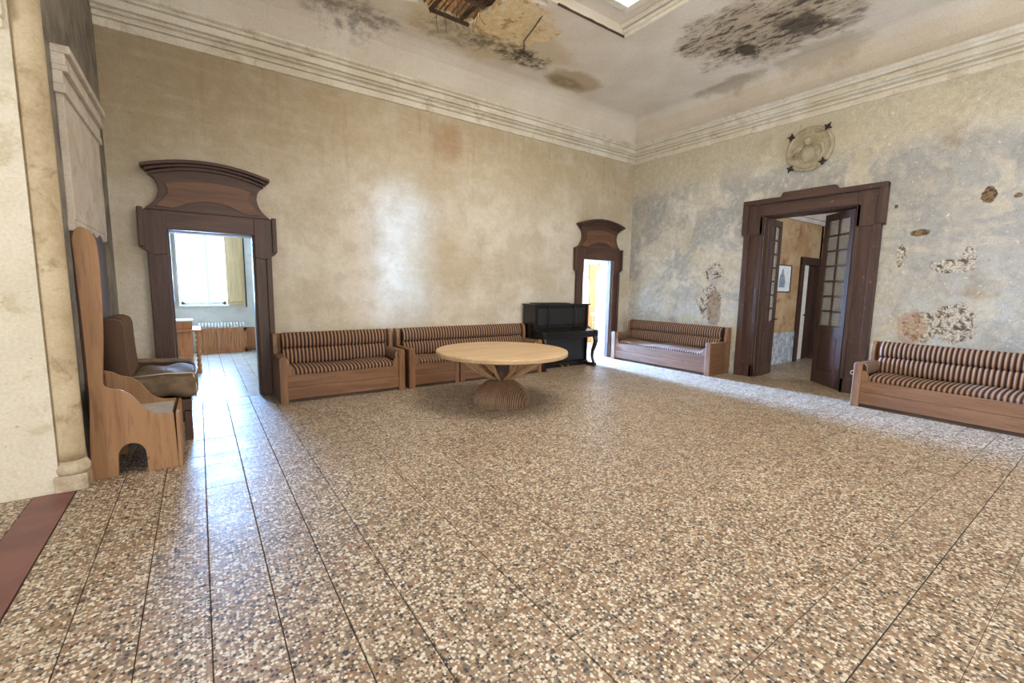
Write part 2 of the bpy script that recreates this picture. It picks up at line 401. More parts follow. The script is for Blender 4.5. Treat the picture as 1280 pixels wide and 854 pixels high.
def stripes(name, axis=0, pitch=0.0485, dull=1.0):
    m = Mat(name, True)
    p = m.xyz(m.P)[axis]
    t = m.math('FRACT', m.math('DIVIDE', p, pitch))
    tri = m.math('ABSOLUTE', m.math('SUBTRACT', t, 0.5))       # 0 in the middle of a light stripe
    f = m.ramp(tri, 0.24, 0.29)
    li = m.mix(m.ramp(tri, 0.06, 0.22), srgb(156*dull, 124*dull, 96*dull), srgb(122*dull, 86*dull, 62*dull))
    da = m.mix(m.ramp(tri, 0.3, 0.42), srgb(70, 44, 34), srgb(36, 23, 19))
    c = m.mix(f, li, da)
    c = m.mul(c, m.ramp(m.noise(120, 2, 0.5), 0.3, 0.7, 0.8, 1.1, False))
    return m.fin(c, 0.85, m.noise(260, 2, 0.5), 0.15, 0.002)
MT['stripe'] = stripes('striped_fabric')
MT['stripe_y'] = stripes('striped_fabric_across', 1)
MT['stripe_seat'] = stripes('striped_seat_fabric', 0)
MT['stripe_dull'] = stripes('faded_striped_fabric', 1, 0.125, 0.66)

def glass(name, tint=(0.9, 0.93, 0.92), refl=0.45, dirt=(0.45, 0.43, 0.38)):
    m = Mat(name, True)
    tr = m.node('ShaderNodeBsdfTransparent'); tr.inputs[0].default_value = (*tint, 1)
    mx = m.node('ShaderNodeMixShader'); mx.inputs[0].default_value = refl
    sock(m.nt, m.b.inputs['Base Color'], dirt); m.b.inputs['Roughness'].default_value = 0.12
    m.nt.links.new(tr.outputs[0], mx.inputs[1]); m.nt.links.new(m.b.outputs[0], mx.inputs[2])
    m.nt.links.new(mx.outputs[0], m.nt.nodes['Material Output'].inputs['Surface'])
    return m.m
MT['pane'] = glass('old_pane')
MT['clear_pane'] = glass('clear_pane', (1, 1, 1), 0.06)

# ------------------------------------------------------------------ mesh builder
class MB:
    def __init__(self):
        self.v, self.f = [], []
    def add(self, vs, fs):
        n = len(self.v)
        self.v += [tuple(p) for p in vs]
        self.f += [tuple(i+n for i in f) for f in fs]
        return self
    def box(self, a, b):
        (x0, y0, z0), (x1, y1, z1) = [tuple(min(p, q) for p, q in zip(a, b)), tuple(max(p, q) for p, q in zip(a, b))]
        return self.add([(x0, y0, z0), (x1, y0, z0), (x1, y1, z0), (x0, y1, z0), (x0, y0, z1), (x1, y0, z1), (x1, y1, z1), (x0, y1, z1)],
                        [(0, 3, 2, 1), (4, 5, 6, 7), (0, 1, 5, 4), (1, 2, 6, 5), (2, 3, 7, 6), (3, 0, 4, 7)])
    def prism(self, pts, fn, d0, d1):
        """extrude the 2-D outline pts; fn(a, b, d) gives the 3-D point"""
        n = len(pts)
        self.add([fn(a, b, d0) for a, b in pts] + [fn(a, b, d1) for a, b in pts],
                 [tuple(range(n))[::-1], tuple(range(n, 2*n))] + [(i, (i+1) % n, n+(i+1) % n, n+i) for i in range(n)])
        return self
    def lathe(self, prof, c=(0, 0, 0), seg=24, a0=0.0, a1=2*PI, sx=1.0, sy=1.0):
        full = abs(a1-a0-2*PI) < 1e-6
        n = seg if full else seg+1
        vs, fs = [], []
        for r, z in prof:
            for i in range(n):
                a = a0+(a1-a0)*i/seg
                vs.append((c[0]+r*math.cos(a)*sx, c[1]+r*math.sin(a)*sy, c[2]+z))
        for k in range(len(prof)-1):
            for i in range(n if full else n-1):
                j = (i+1) % n
                fs.append((k*n+i, k*n+j, (k+1)*n+j, (k+1)*n+i))
        if prof[0][0] > 1e-6:
            fs.append(tuple(range(n))[::-1])
        if prof[-1][0] > 1e-6:
            fs.append(tuple((len(prof)-1)*n+i for i in range(n)))
        return self.add(vs, fs)
    def tube(self, pts, r, seg=8):
        pts = [Vector(p) for p in pts]
        rs = r if isinstance(r, (list, tuple)) else [r]*len(pts)
        vs, fs = [], []
        for i, p in enumerate(pts):
            t = (pts[min(i+1, len(pts)-1)]-pts[max(i-1, 0)]).normalized()
            ref = Vector((0, 0, 1)) if abs(t.z) < 0.9 else Vector((1, 0, 0))
            a = t.cross(ref).normalized(); b = t.cross(a)
            for k in range(seg):
                q = 2*PI*k/seg
                vs.append(p+(a*math.cos(q)+b*math.sin(q))*rs[i])
        for i in range(len(pts)-1):
            for k in range(seg):
                j = (k+1) % seg
                fs.append((i*seg+k, i*seg+j, (i+1)*seg+j, (i+1)*seg+k))
        fs.append(tuple(range(seg))[::-1])
        fs.append(tuple((len(pts)-1)*seg+k for k in range(seg)))
        return self.add(vs, fs)
    def grid(self, fn, nu, nv, wrap_v=False):
        vs = [fn(i/nu, j/nv) for i in range(nu+1) for j in range(nv+(0 if wrap_v else 1))]
        w_ = nv if wrap_v else nv+1
        fs = []
        for i in range(nu):
            for j in range(nv):
                k = (j+1) % w_
                fs.append((i*w_+j, (i+1)*w_+j, (i+1)*w_+k, i*w_+k))
        return self.add(vs, fs)
    def mesh(self, name, mat, org=(0, 0, 0), smooth=False):
        me = bpy.data.meshes.new(name)
        me.from_pydata([(p[0]-org[0], p[1]-org[1], p[2]-org[2]) for p in self.v], [], self.f)
        me.validate()
        bm = bmesh.new(); bm.from_mesh(me)
        bmesh.ops.recalc_face_normals(bm, faces=bm.faces)
        bm.to_mesh(me); bm.free()
        if smooth:
            for p in me.polygons:
                p.use_smooth = True
        me.materials.append(MT[mat])
        return me
    def build(self, name, mat, parent=None, smooth=False, bevel=0.0, local=False, org=None):
        """world coordinates unless local; verts are stored relative to the root thing"""
        o3 = Vector((0, 0, 0))
        if org is not None:
            o3 = Vector(org)
        elif parent is not None and not local:
            q = parent
            while q is not None:
                o3 = o3+q.location; q = q.parent
        me = self.mesh(name, mat, o3, smooth)
        o = bpy.data.objects.new(name, me)
        col.objects.link(o)
        if org is not None:
            o.location = o3
        if parent is not None:
            o.parent = parent
        if smooth and smooth != True:
            pass
        if bevel:
            b = o.modifiers.new('edge', 'BEVEL')
            b.width = bevel; b.segments = 2; b.limit_method = 'ANGLE'; b.angle_limit = R(40)
        return o

def tag(o, label=None, cat=None, group=None, kind=None):
    if label: o['label'] = label
    if cat: o['category'] = cat
    if group: o['group'] = group
    if kind: o['kind'] = kind
    return o
def empty(name, loc, rz=0.0):
    o = bpy.data.objects.new(name, None)
    col.objects.link(o)
    o.location = loc
    o.rotation_euler = (0, 0, rz)
    o.empty_display_size = 0.2
    return o
def struct(o, label=None):
    o['kind'] = 'structure'
    if label: o['label'] = label
    return o
XZ = lambda y0: (lambda a, b, d: (a, y0+d, b))       # outline in x,z ; thickness along y
YZ = lambda x0: (lambda a, b, d: (x0+d, a, b))
XY = lambda z0: (lambda a, b, d: (a, b, z0+d))
def smoothpts(pts, n=6):
    """Catmull-Rom through open point list"""
    out = []
    P = [pts[0]]+list(pts)+[pts[-1]]
    for i in range(1, len(P)-2):
        for k in range(n):
            t = k/n
            out.append(tuple(0.5*((2*P[i][j])+(-P[i-1][j]+P[i+1][j])*t+(2*P[i-1][j]-5*P[i][j]+4*P[i+1][j]-P[i+2][j])*t*t
                             + (-P[i-1][j]+3*P[i][j]-3*P[i+1][j]+P[i+2][j])*t**3) for j in range(len(pts[0]))))
    out.append(tuple(pts[-1]))
    return out
def project(p):
    d = Vector(p)-CAM
    z = d.dot(fwd)
    if z < 0.1: return None
    return (640+FPX*d.dot(r2)/z, 427-FPX*d.dot(u2)/z, z)

# ------------------------------------------------------------------ FLOOR
ZC = 5.05
XL, YR = -8.78, -8.8
fl = MB()
fl.box((-12.4, YR-0.2, -0.12), (0.0, 0.0, -0.006))
floor = struct(fl.build('floor', 'grout'), 'speckled terrazzo tile floor of the hall')
P = 0.2542
X0, Y0 = -8.050+P*(-4), -4.508
def tile_mesh(name, w_, d_, mat):
    m = MB(); c = 0.0022
    x, y = w_/2, d_/2
    vs = [(-x, -y, -0.02), (x, -y, -0.02), (x, y, -0.02), (-x, y, -0.02), (-x, -y, -c), (x, -y, -c), (x, y, -c), (-x, y, -c),
          (-x+c, -y+c, 0), (x-c, -y+c, 0), (x-c, y-c, 0), (-x+c, y-c, 0)]
    fs = [(8, 9, 10, 11)]
    for i in range(4):
        j = (i+1) % 4
        fs += [(i, j, 4+j, 4+i), (4+i, 4+j, 8+j, 8+i)]
    m.add(vs, fs)
    return m.mesh(name, mat)
tiles = []
i0 = int(math.floor((-8.82-X0)/P))
for i in range(0, 40):
    for j in range(-20, 22):
        x0, x1 = X0+i*P, X0+(i+1)*P
        y0, y1 = Y0+j*P, Y0+(j+1)*P
        x0 = max(x0, -8.815); x1 = min(x1, 0.0); y0 = max(y0, YR); y1 = min(y1, 0.0)
        if x1-x0 < 0.03 or y1-y0 < 0.03: continue
        tiles.append((x0, x1, y0, y1))
for i in range(0, 13):                       # beyond the red strip
    for j in range(-8, 8):
        x1 = -9.035-i*P; x0 = x1-P
        y0, y1 = Y0+j*P, Y0+(j+1)*P
        y1 = min(y1, -2.5)
        if y1-y0 < 0.03: continue
        tiles.append((x0, x1, y0, y1))
def tarea(t):
    ps = [project((x, y, 0)) for x in t[:2] for y in t[2:]]
    if any(p is None for p in ps): return 0
    cx_ = sum(p[0] for p in ps)/4; cy_ = sum(p[1] for p in ps)/4
    if not (-20 < cx_ < 1300 and 400 < cy_ < 880): return 0
    q = [ps[0], ps[1], ps[3], ps[2]]
    return abs(sum(q[k][0]*q[(k+1) % 4][1]-q[(k+1) % 4][0]*q[k][1] for k in range(4)))/2
tiles.sort(key=tarea, reverse=True)
def gap_x(x):                                  # the long joints are wider near the study doorway
    return 0.0052 if x < -7.2 or abs(x+6.779) < 0.05 else (0.003 if abs(x+6.27) < 0.05 or abs(x+5.76) < 0.05 else 0.0016)
def gap_y(y):
    return 0.0055 if abs(y+6.287) < 0.05 else (0.0032 if abs(y+6.033) < 0.05 or abs(y+4.508) < 0.05 or abs(y+5.525) < 0.05 else 0.0018)
cache = {}
rest = MB()
for k, (x0, x1, y0, y1) in enumerate(tiles):
    x0 += gap_x(x0)/2; x1 -= gap_x(x1)/2; y0 += gap_y(y0)/2; y1 -= gap_y(y1)/2
    w_, d_ = x1-x0, y1-y0
    if k < 300:
        key = (round(w_, 4), round(d_, 4))
        if key not in cache:
            cache[key] = tile_mesh('tile', w_, d_, 'terrazzo')
        o = bpy.data.objects.new('tile', cache[key])
        col.objects.link(o)
        o.parent = floor
        o.location = ((x0+x1)/2, (y0+y1)/2, random.uniform(-0.0006, 0.0006))
    else:
        cx_, cy_ = (x0+x1)/2, (y0+y1)/2
        a, b, c = w_/2, d_/2, 0.002
        rest.add([(cx_-a, cy_-b, -c), (cx_+a, cy_-b, -c), (cx_+a, cy_+b, -c), (cx_-a, cy_+b, -c),
                  (cx_-a+c, cy_-b+c, 0), (cx_+a-c, cy_-b+c, 0), (cx_+a-c, cy_+b-c, 0), (cx_-a+c, cy_+b-c, 0),
                  (cx_-a, cy_-b, -0.008), (cx_+a, cy_-b, -0.008), (cx_+a, cy_+b, -0.008), (cx_-a, cy_+b, -0.008)],
                 [(4, 5, 6, 7), (0, 1, 5, 4), (1, 2, 6, 5), (2, 3, 7, 6), (3, 0, 4, 7), (8, 9, 1, 0), (9, 10, 2, 1), (10, 11, 3, 2), (11, 8, 0, 3)])
o = rest.build('tile_field', 'terrazzo', floor); o['kind'] = 'stuff'
m = MB(); m.box((-9.032, YR, -0.02), (-8.818, -2.50, 0.0005))
o = m.build('border_strip', 'red', floor); o['label'] = 'plain red painted border strip'

# ------------------------------------------------------------------ WALLS
def wall_cells(us, zs, hole, fn):
    """solid boxes of a wall split on us, zs, leaving the cells for which hole(u, z) is true"""
    m = MB()
    for a, b in zip(us[:-1], us[1:]):
        for c, d in zip(zs[:-1], zs[1:]):
            if hole((a+b)/2, (c+d)/2): continue
            p, q = fn(a, c, b, d)
            m.box(p, q)
    return m
D1 = (-8.285, -7.385, 2.125)
D2 = (-1.485, -0.598, 2.115)
D3 = (-4.225, -2.90, 2.79)
TH = 0.32
m = wall_cells([XL-0.4, D1[0], D1[1], D2[0], D2[1], TH], [0, D2[2], D1[2], ZC+0.2],
               lambda u, z: (D1[0] < u < D1[1] and z < D1[2]) or (D2[0] < u < D2[1] and z < D2[2]),
               lambda a, c, b, d: ((a, 0, c), (b, TH, d)))
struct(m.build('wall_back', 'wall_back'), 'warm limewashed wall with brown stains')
m = wall_cells([YR-0.3, D3[0], D3[1], -0.0001], [0, D3[2], ZC+0.2], lambda u, z: D3[0] < u < D3[1] and z < D3[2],
               lambda a, c, b, d: ((0, a, c), (TH, b, d)))
struct(m.build('wall_right', 'wall_right'), 'peeling grey and ochre wall with fallen plaster')
# rear wall with its windows and an added slot for the patch beam, behind the camera
m = wall_cells([-12.4, -8.2, -6.6, -5.65, -5.05, -3.4, -1.8, 0.0], [0, 0.75, 3.45, ZC+0.2],
               lambda u, z: 0.75 < z < 3.45 and (-8.2 < u < -6.6 or -5.65 < u < -5.05 or -3.4 < u < -1.8),
               lambda a, c, b, d: ((a, YR-0.3, c), (b, YR, d)))
struct(m.build('wall_rear', 'wall_back'))
# left wall: bare grey plaster by the corner, then the pier of the wide opening
m = MB(); m.box((XL-0.5, -2.38, 0), (XL, 0, ZC+0.2))
struct(m.build('wall_left', 'grey_wall'), 'bare grey plaster wall beside the pier')
m = MB(); m.box((-12.4, -2.50, 0), (-8.90, -2.05, ZC+0.2)); m.box((-8.96, -2.46, 0), (-8.79, -2.2, ZC+0.2))
pier = struct(m.build('wall_pier', 'pier'), 'cream plastered pier of the wide opening')
m = MB()
for z0, z1, d in ((3.06, 3.12, 0.03), (3.12, 3.20, 0.07), (3.20, 3.25, 0.05), (3.25, 3.40, 0.10), (3.40, 3.46, 0.14)):
    m.box((-12.3, -2.5-d, z0), (-8.93+d*0.3, -2.49, z1))
o = m.build('impost_moulding', 'cornice', pier, bevel=0.01)
m = wall_cells([YR, -6.8, -4.0, -2.05], [0, 0.8, 3.6, ZC+0.2], lambda u, z: -6.8 < u < -4.0 and 0.8 < z < 3.6,
               lambda a, c, b, d: ((-12.7, a, c), (-12.4, b, d)))
struct(m.build('wall_gallery', 'pier'))
# engaged half column on the pier corner
colm = struct(empty('trim_3', (-8.838, -2.43, 0)), 'round stone half column at the pier corner')
m = MB(); m.lathe([(0.083, 0.22), (0.079, 0.30), (0.079, 2.2), (0.076, ZC)], (-8.838, -2.43, 0), 28)
m.build('shaft', 'column', colm, smooth=True)
m = MB(); m.lathe([(0.080, 0.115), (0.094, 0.12), (0.101, 0.145), (0.101, 0.165), (0.092, 0.19), (0.083, 0.20), (0.081, 0.235)], (-8.838, -2.43, 0), 28)
m.build('base_ring', 'plinth', colm, smooth=True)
m = MB(); m.box((-8.925, -2.525, 0), (-8.748, -2.345, 0.118))
m.build('plinth', 'plinth', colm, bevel=0.008)
# overdoor panel on the left wall
od = struct(empty('door_4', (XL, -1.4, 0)), 'white moulded plaster overdoor above a dark wooden door')
m = MB()
m.box((XL, -2.14, 1.955), (XL+0.045, -0.72, 2.86))
m.build('overdoor_panel', 'white_panel', od, bevel=0.006)
m = MB()
for z0, z1, d in ((2.84, 2.90, 0.065), (2.90, 2.99, 0.055), (2.99, 3.03, 0.085), (3.03, 3.11, 0.075), (3.11, 3.165, 0.105)):
    m.box((XL, -2.18, z0), (XL+d, -0.68, z1))
m.build('overdoor_cornice', 'white_panel', od, bevel=0.006)
rag = [(-2.14, 1.96)]
for k in range(15):
    yy = -2.14+1.42*k/14
    rag.append((yy, 1.90+random.uniform(-0.035, 0.03)))
rag.append((-0.72, 1.96))
m = MB(); m.prism(rag, YZ(XL), 0.0, 0.04); m.build('broken_edge', 'white_panel', od)
m = MB(); m.box((XL, -2.12, 0), (XL+0.025, -1.50, 1.93)); m.build('door_board', 'walnut', od, bevel=0.004)
m = MB(); m.box((XL, -1.49, 0), (XL+0.025, -0.78, 1.93)); m.build('door_board', 'walnut', od, bevel=0.004)

# ------------------------------------------------------------------ CORNICE
prof = [(0.0, 4.225), (0.030, 4.230), (0.034, 4.300), (0.018, 4.306), (0.018, 4.318), (0.060, 4.322), (0.070, 4.340), (0.062, 4.358), (0.045, 4.362), (0.045, 4.374),
        (0.095, 4.378), (0.108, 4.392), (0.100, 4.404), (0.128, 4.408), (0.140, 4.402), (0.155, 4.404), (0.158, 4.468), (0.140, 4.474), (0.140, 4.486), (0.185, 4.490),
        (0.200, 4.512), (0.232, 4.522), (0.246, 4.532), (0.252, 4.556), (0.06, 4.565), (0.0, 4.565)]
def cornice(name, fn_a, fn_b, label):
    m = MB()
    n = len(prof)
    m.add([fn_a(d, z) for d, z in prof]+[fn_b(d, z) for d, z in prof],
          [(i, i+1, n+i+1, n+i) for i in range(n-1)]+[tuple(range(n))[::-1], tuple(range(n, 2*n))])
    return struct(m.build(name, 'cornice'), label)
cornice('trim_1', lambda d, z: (XL, -d, z), lambda d, z: (-d, -d, z), 'moulded cream plaster cornice on the limewashed wall')
cornice('trim_2', lambda d, z: (-d, -d, z), lambda d, z: (-d, YR, z), 'moulded cream plaster cornice on the peeling wall')

# ------------------------------------------------------------------ CEILING
HOLE = [(-6.02, -1.16), (-5.80, -1.02), (-5.55, -1.13), (-5.32, -1.02), (-5.05, -1.10), (-4.84, -1.05), (-4.77, -1.20), (-4.80, -1.36), (-4.70, -1.52),
        (-4.74, -1.72), (-4.62, -1.88), (-4.44, -1.98), (-4.20, -2.05), (-4.25, -2.12), (-6.1, -2.12), (-6.2, -1.7)]
COF = [(-2.88, -2.16), (-2.88, -6.6), (-5.92, -6.6), (-5.92, -2.16)]
def flat_with_holes(outer, holes, z):
    vs, es = [], []
    for poly in [outer]+holes:
        n = len(vs)
        vs += [Vector(p) for p in poly]
        es += [(n+i, n+(i+1) % len(poly)) for i in range(len(poly))]
    ov, oe, of, *_ = delaunay_2d_cdt(vs, es, [], 0, 1e-6)
    def inside(p, poly):
        r_ = False
        for i in range(len(poly)):
            a, b = poly[i], poly[i-1]
            if (a[1] > p[1]) != (b[1] > p[1]) and p[0] < (b[0]-a[0])*(p[1]-a[1])/(b[1]-a[1])+a[0]:
                r_ = not r_
        return r_
    fs = []
    for f in of:
        c = sum((ov[i] for i in f), Vector((0, 0)))/len(f)
        if inside(c, outer) and not any(inside(c, h) for h in holes):
            fs.append(tuple(f))
    return [(p.x, p.y, z) for p in ov], fs
m = MB()
CV = 0.36
vs, fs = flat_with_holes([(-8.8, -CV), (-CV, -CV), (-CV, YR), (-8.8, YR)], [HOLE, COF], ZC)
m.add(vs, fs)
# cove above the cornice
cprof = [(0.05, 4.55), (0.05, 4.66), (0.06, 4.76), (0.09, 4.85), (0.15, 4.94), (0.23, 5.0), (0.30, 5.035), (CV, ZC)]
n = len(cprof)
m.add([(XL, -d, z) for d, z in cprof]+[(-d, -d, z) for d, z in cprof], [(i, i+1, n+i+1, n+i) for i in range(n-1)])
m.add([(-d, -d, z) for d, z in cprof]+[(-d, YR, z) for d, z in cprof], [(i, i+1, n+i+1, n+i) for i in range(n-1)])
# broken plaster edge of the hole
nh = len(HOLE)
m.add([(x, y, ZC) for x, y in HOLE]+[(x+random.uniform(-.02, .02), y+random.uniform(-.02, .02), ZC+0.07) for x, y in HOLE],
      [(i, (i+1) % nh, nh+(i+1) % nh, nh+i) for i in range(nh)])
vs, fs = flat_with_holes([(-12.4, YR), (-8.8, YR), (-8.8, -2.05), (-12.4, -2.05)], [], ZC)
m.add(vs, fs)
ceil = struct(m.build('ceiling', 'ceiling'), 'stained plaster ceiling with mould and a broken hole')
# coffer: sides, upper panel with the skylight opening
SK = [(-3.26, -2.54), (-3.26, -6.2), (-5.54, -6.2), (-5.54, -2.54)]
m = MB()
ZU = ZC+0.13
vs, fs = flat_with_holes(COF, [SK], ZU)
m.add(vs, fs)
m.add([(x, y, ZC) for x, y in COF]+[(x, y, ZU) for x, y in COF], [(i, (i+1) % 4, 4+(i+1) % 4, 4+i) for i in range(4)])
m.add([(x, y, ZU) for x, y in SK]+[(x, y, ZU+0.8) for x, y in SK], [(i, (i+1) % 4, 4+(i+1) % 4, 4+i) for i in range(4)])
m.build('coffer', 'ceiling', ceil)
m = MB()
for z0, z1, d in ((ZC-0.015, ZC+0.03, 0.02), (ZC+0.03, ZC+0.075, 0.05), (ZC+0.085, ZC+0.13, 0.10)):
    m.box((-2.88-d, -6.6, z0), (-2.86, -2.16, z1))
m.build('coffer_moulding', 'cream_paint', ceil, bevel=0.008)
m = MB()
for (ax, ay, bx, by) in ((-3.26, -6.2, -3.16, -2.44), (-5.54, -2.54, -3.26, -2.44), (-5.64, -6.3, -5.54, -2.44)):
    m.box((ax, ay, ZU-0.05), (bx, by, ZU))
m.build('skylight_frame', 'cream_paint', ceil, bevel=0.01)
for k in range(4):
    yy = -2.54-3.66*(k+1)/5
    m = MB(); m.box((-5.54, yy-0.02, ZU+0.5), (-3.26, yy+0.02, ZU+0.55)); m.build('glazing_bar', 'cream_paint', ceil)
m = MB()
pts = [(-4.12, -2.175)]
for k in range(12):
    pts.append((-4.12+1.24*k/11, -2.165+random.uniform(-0.012, 0.0)))
pts += [(-2.88, -2.15), (-4.12, -2.15)]
m.prism(pts, XY(ZC-0.012), 0, 0.02); m.build('cracked_edge', 'walnut', ceil)
# attic joists, laths and loose reeds in the hole
for yy in (-1.35, -1.95):
    m = MB(); m.box((-6.4, yy-0.05, ZC+0.16), (-4.2, yy+0.05, ZC+0.32)); m.build('joist', 'beam', ceil)
for (a, b) in (((-5.34, -1.02), (-5.30, -2.1)), ((-4.92, -1.05), (-4.86, -2.0))):
    m = MB(); m.tube([(a[0], a[1], ZC+0.03), (b[0], b[1], ZC+0.05)], 0.035, 4); m.build('lath_frame', 'beam', ceil)
m = MB(); m.tube([(-5.36, -1.07, ZC+0.02), (-4.80, -1.09, ZC+0.0)], 0.032, 4); m.build('lath_frame', 'beam', ceil)
m = MB(); m.tube([(-5.36, -1.5, ZC+0.04), (-4.80, -1.5, ZC+0.03)], 0.03, 4); m.build('lath_frame', 'beam', ceil)
for k in range(18):
    x = -5.9+k*0.075; 
    m = MB(); y = -1.06-random.uniform(0, 0.05)
    m.tube([(x, -2.1, ZC+0.10), (x+0.01, -1.5, ZC+0.09), (x+random.uniform(-.02, .02), y, ZC+0.06)], 0.010, 5)
    m.build('lath', 'reed', ceil)
for k in range(16):
    x = -5.6+random.random()*0.85; y = -1.08-random.random()*0.5
    l = random.uniform(0.08, 0.3)
    m = MB(); m.tube([(x, y, ZC+0.08), (x+random.uniform(-.03, .03), y+0.02, ZC-l*0.5), (x+random.uniform(-.1, .1), y+random.uniform(-.06, .06), ZC-l)], 0.004, 4)
    m.build('loose_reed', 'reed', ceil)
m = MB(); m.tube([(-4.16, -2.1, ZC+0.05), (-4.08, -1.6, ZC-0.04), (-3.98, -1.25, ZC-0.02), (-3.75, -0.95, ZC-0.005)], 0.008, 5)
m.build('hanging_wire', 'iron', ceil)
m = MB(); m.box((-8.8, -0.2, ZC+1.1), (0.2, YR, ZC+1.15)); m.box((-6.5, -0.6, ZC+0.3), (-4.0, -0.55, ZC+1.1))
struct(m.build('ceiling_leak_cover', 'mortar'))  # unseen cover over the whole room, added to stop light leaks
m = MB(); m.box((-12.7, YR-0.3, ZC+0.2), (-8.8, -2.0, ZC+0.25)); struct(m.build('ceiling_gallery_roof', 'mortar'))
# flakes of plaster hanging off the ceiling
for k in range(26):
    a = random.choice(((-3.65, -0.9, 0.45, 0.2), (-4.3, -1.1, 0.5, 0.3), (-1.5, -3.4, 0.6, 0.8)))
    x = a[0]+random.uniform(-1, 1)*a[2]; y = a[1]+random.uniform(-1, 1)*a[3]
    s = random.uniform(0.02, 0.07); t = random.uniform(0, PI)
    m = MB()
    pts = [(x+s*random.uniform(.6, 1.2)*math.cos(t+q*PI/3), y+s*random.uniform(.4, .9)*math.sin(t+q*PI/3)) for q in range(6)]
    m.prism(pts, lambda a_, b_, d, x=x, y=y: (a_, b_, ZC-0.004-d+(a_-x)*0.3*(1 if d > 0 else 0.9)), 0.0, 0.006)
    m.build('plaster_flake', 'ceiling', ceil)

# ------------------------------------------------------------------ DOOR SURROUNDS (carved crown)
def crown_door(name, x0, x1, ztop, label):
    """opening x0..x1; moulded surround with shoulders, a curved overdoor and an arched crown"""
    d = struct(empty(name, ((x0+x1)/2, 0, 0)), label)
    xc = (x0+x1)/2
    hw = (x1-x0)/2
    jw = 0.185
    for s in (-1, 1):
        m = MB(); m.box((xc+s*hw, -0.06, 0), (xc+s*(hw+jw), 0.0, 1.86))
        j = m.build('jamb', 'walnut', d, bevel=0.008)
        m = MB(); m.box((xc+s*(hw+0.125), -0.085, 0), (xc+s*(hw+jw+0.004), -0.055, 1.84))
        m.build('jamb_moulding', 'walnut', j, bevel=0.008)
        m = MB(); m.box((xc+s*hw, 0.0, 0), (xc+s*(hw-0.022), 0.10, ztop)); m.build('jamb_lining', 'walnut', j)
        m = MB()
        ear = [(xc+s*(hw+0.0), 1.84), (xc+s*(hw+jw), 1.80), (xc+s*(hw+jw+0.005), 1.86), (xc+s*(hw+jw+0.05), 1.885), (xc+s*(hw+jw+0.06), 1.90),
               (xc+s*(hw+jw+0.07), 2.34), (xc+s*(hw+0.0), 2.34)]
        m.prism(ear, XZ(-0.07), 0, 0.07)
        e = m.build('shoulder', 'walnut', d, bevel=0.008)
        m = MB(); m.box((xc+s*(hw+jw+0.02), -0.095, 1.91), (xc+s*(hw+jw+0.075), -0.06, 2.36)); m.build('shoulder_moulding', 'walnut', e, bevel=0.008)
    m = MB(); m.box((xc-hw-0.01, -0.062, ztop), (xc+hw+0.01, 0.0, 2.345)); m.build('lintel', 'walnut_x', d, bevel=0.006)
    W = hw+jw
    # overdoor body with concave flanks
    flank = smoothpts([(W+0.01, 2.34), (W-0.09, 2.44), (W-0.135, 2.56), (W-0.115, 2.67), (W-0.055, 2.74)], 5)
    right = [(xc+a, b) for a, b in flank]
    left = [(xc-a, b) for a, b in flank][::-1]
    arch = [(xc+(W-0.055)*(1-2*k/14), 2.74+0.10*(1-(1-2*k/14)**2)) for k in range(1, 14)]
    m = MB(); m.prism(right+arch+left, XZ(-0.075), 0, 0.075); body = m.build('overdoor', 'walnut_x', d, bevel=0.006)
    # raised burr panel with arched lower edge
    top = [(xc+(W-0.20)*(1-2*k/12), 2.66+0.055*(1-(1-2*k/12)**2)) for k in range(13)]
    sideL = smoothpts([(xc-(W-0.20), 2.66), (xc-(W-0.22), 2.54), (xc-(W-0.10), 2.385)], 4)[1:]
    bot = [(xc-(W-0.10), 2.385), (xc-0.38, 2.37), (xc-0.30, 2.40), (xc-0.22, 2.445), (xc-0.1, 2.475), (xc, 2.482), (xc+0.1, 2.475), (xc+0.22, 2.445), (xc+0.30, 2.40), (xc+0.38, 2.37), (xc+(W-0.10), 2.385)]
    sideR = smoothpts([(xc+(W-0.10), 2.385), (xc+(W-0.22), 2.54), (xc+(W-0.20), 2.66)], 4)[1:-1]
    m = MB(); m.prism(top+sideL+bot[1:]+sideR, XZ(-0.088), 0, 0.02); m.build('burr_panel', 'burr', body, bevel=0.004)
    # arched crown moulding in three steps
    for k, (ov, z0, z1, dp) in enumerate(((0.00, 2.725, 2.765, 0.105), (0.035, 2.760, 2.795, 0.145), (0.065, 2.79, 2.83, 0.185))):
        ww = W-0.055+ov
        N_ = 20
        arc = lambda t, z: (xc+ww*t, z+0.11*(1-t*t))
        pts = [arc(-1+2*q/N_, z0) for q in range(N_+1)]+[arc(1-2*q/N_, z1) for q in range(N_+1)]
        m = MB(); m.prism(pts, XZ(-dp), 0, dp); m.build('crown_moulding', 'walnut_x', d, bevel=0.008)
    return d
crown_door('door_1', D1[0], D1[1], D1[2], 'dark walnut door surround with arched crown beside the study opening')
crown_door('door_2', D2[0], D2[1], D2[2], 'dark walnut door surround with arched crown beside the piano')
# plaster reveal faces
for n_, (a, b, zt) in (('trim_4', D1), ('trim_5', D2)):
    m = MB(); m.box((a-0.0, 0.10, 0), (a+0.012, TH, zt)); m.box((b-0.012, 0.10, 0), (b, TH, zt)); m.box((a, 0.10, zt-0.012), (b, TH, zt))
    struct(m.build(n_, 'reveal'))
m = MB(); m.box((D1[0], -0.01, -0.02), (D1[1], TH, 0.002)); struct(m.build('floor_threshold_study', 'study_tile'))
m = MB(); m.box((D2[0], -0.01, -0.02), (D2[1], TH, 0.002)); struct(m.build('floor_threshold_side_room', 'study_tile'))
m = MB(); m.box((-0.01, D3[0], -0.02), (TH, D3[1], 0.002)); struct(m.build('floor_threshold_lobby', 'terrazzo'))

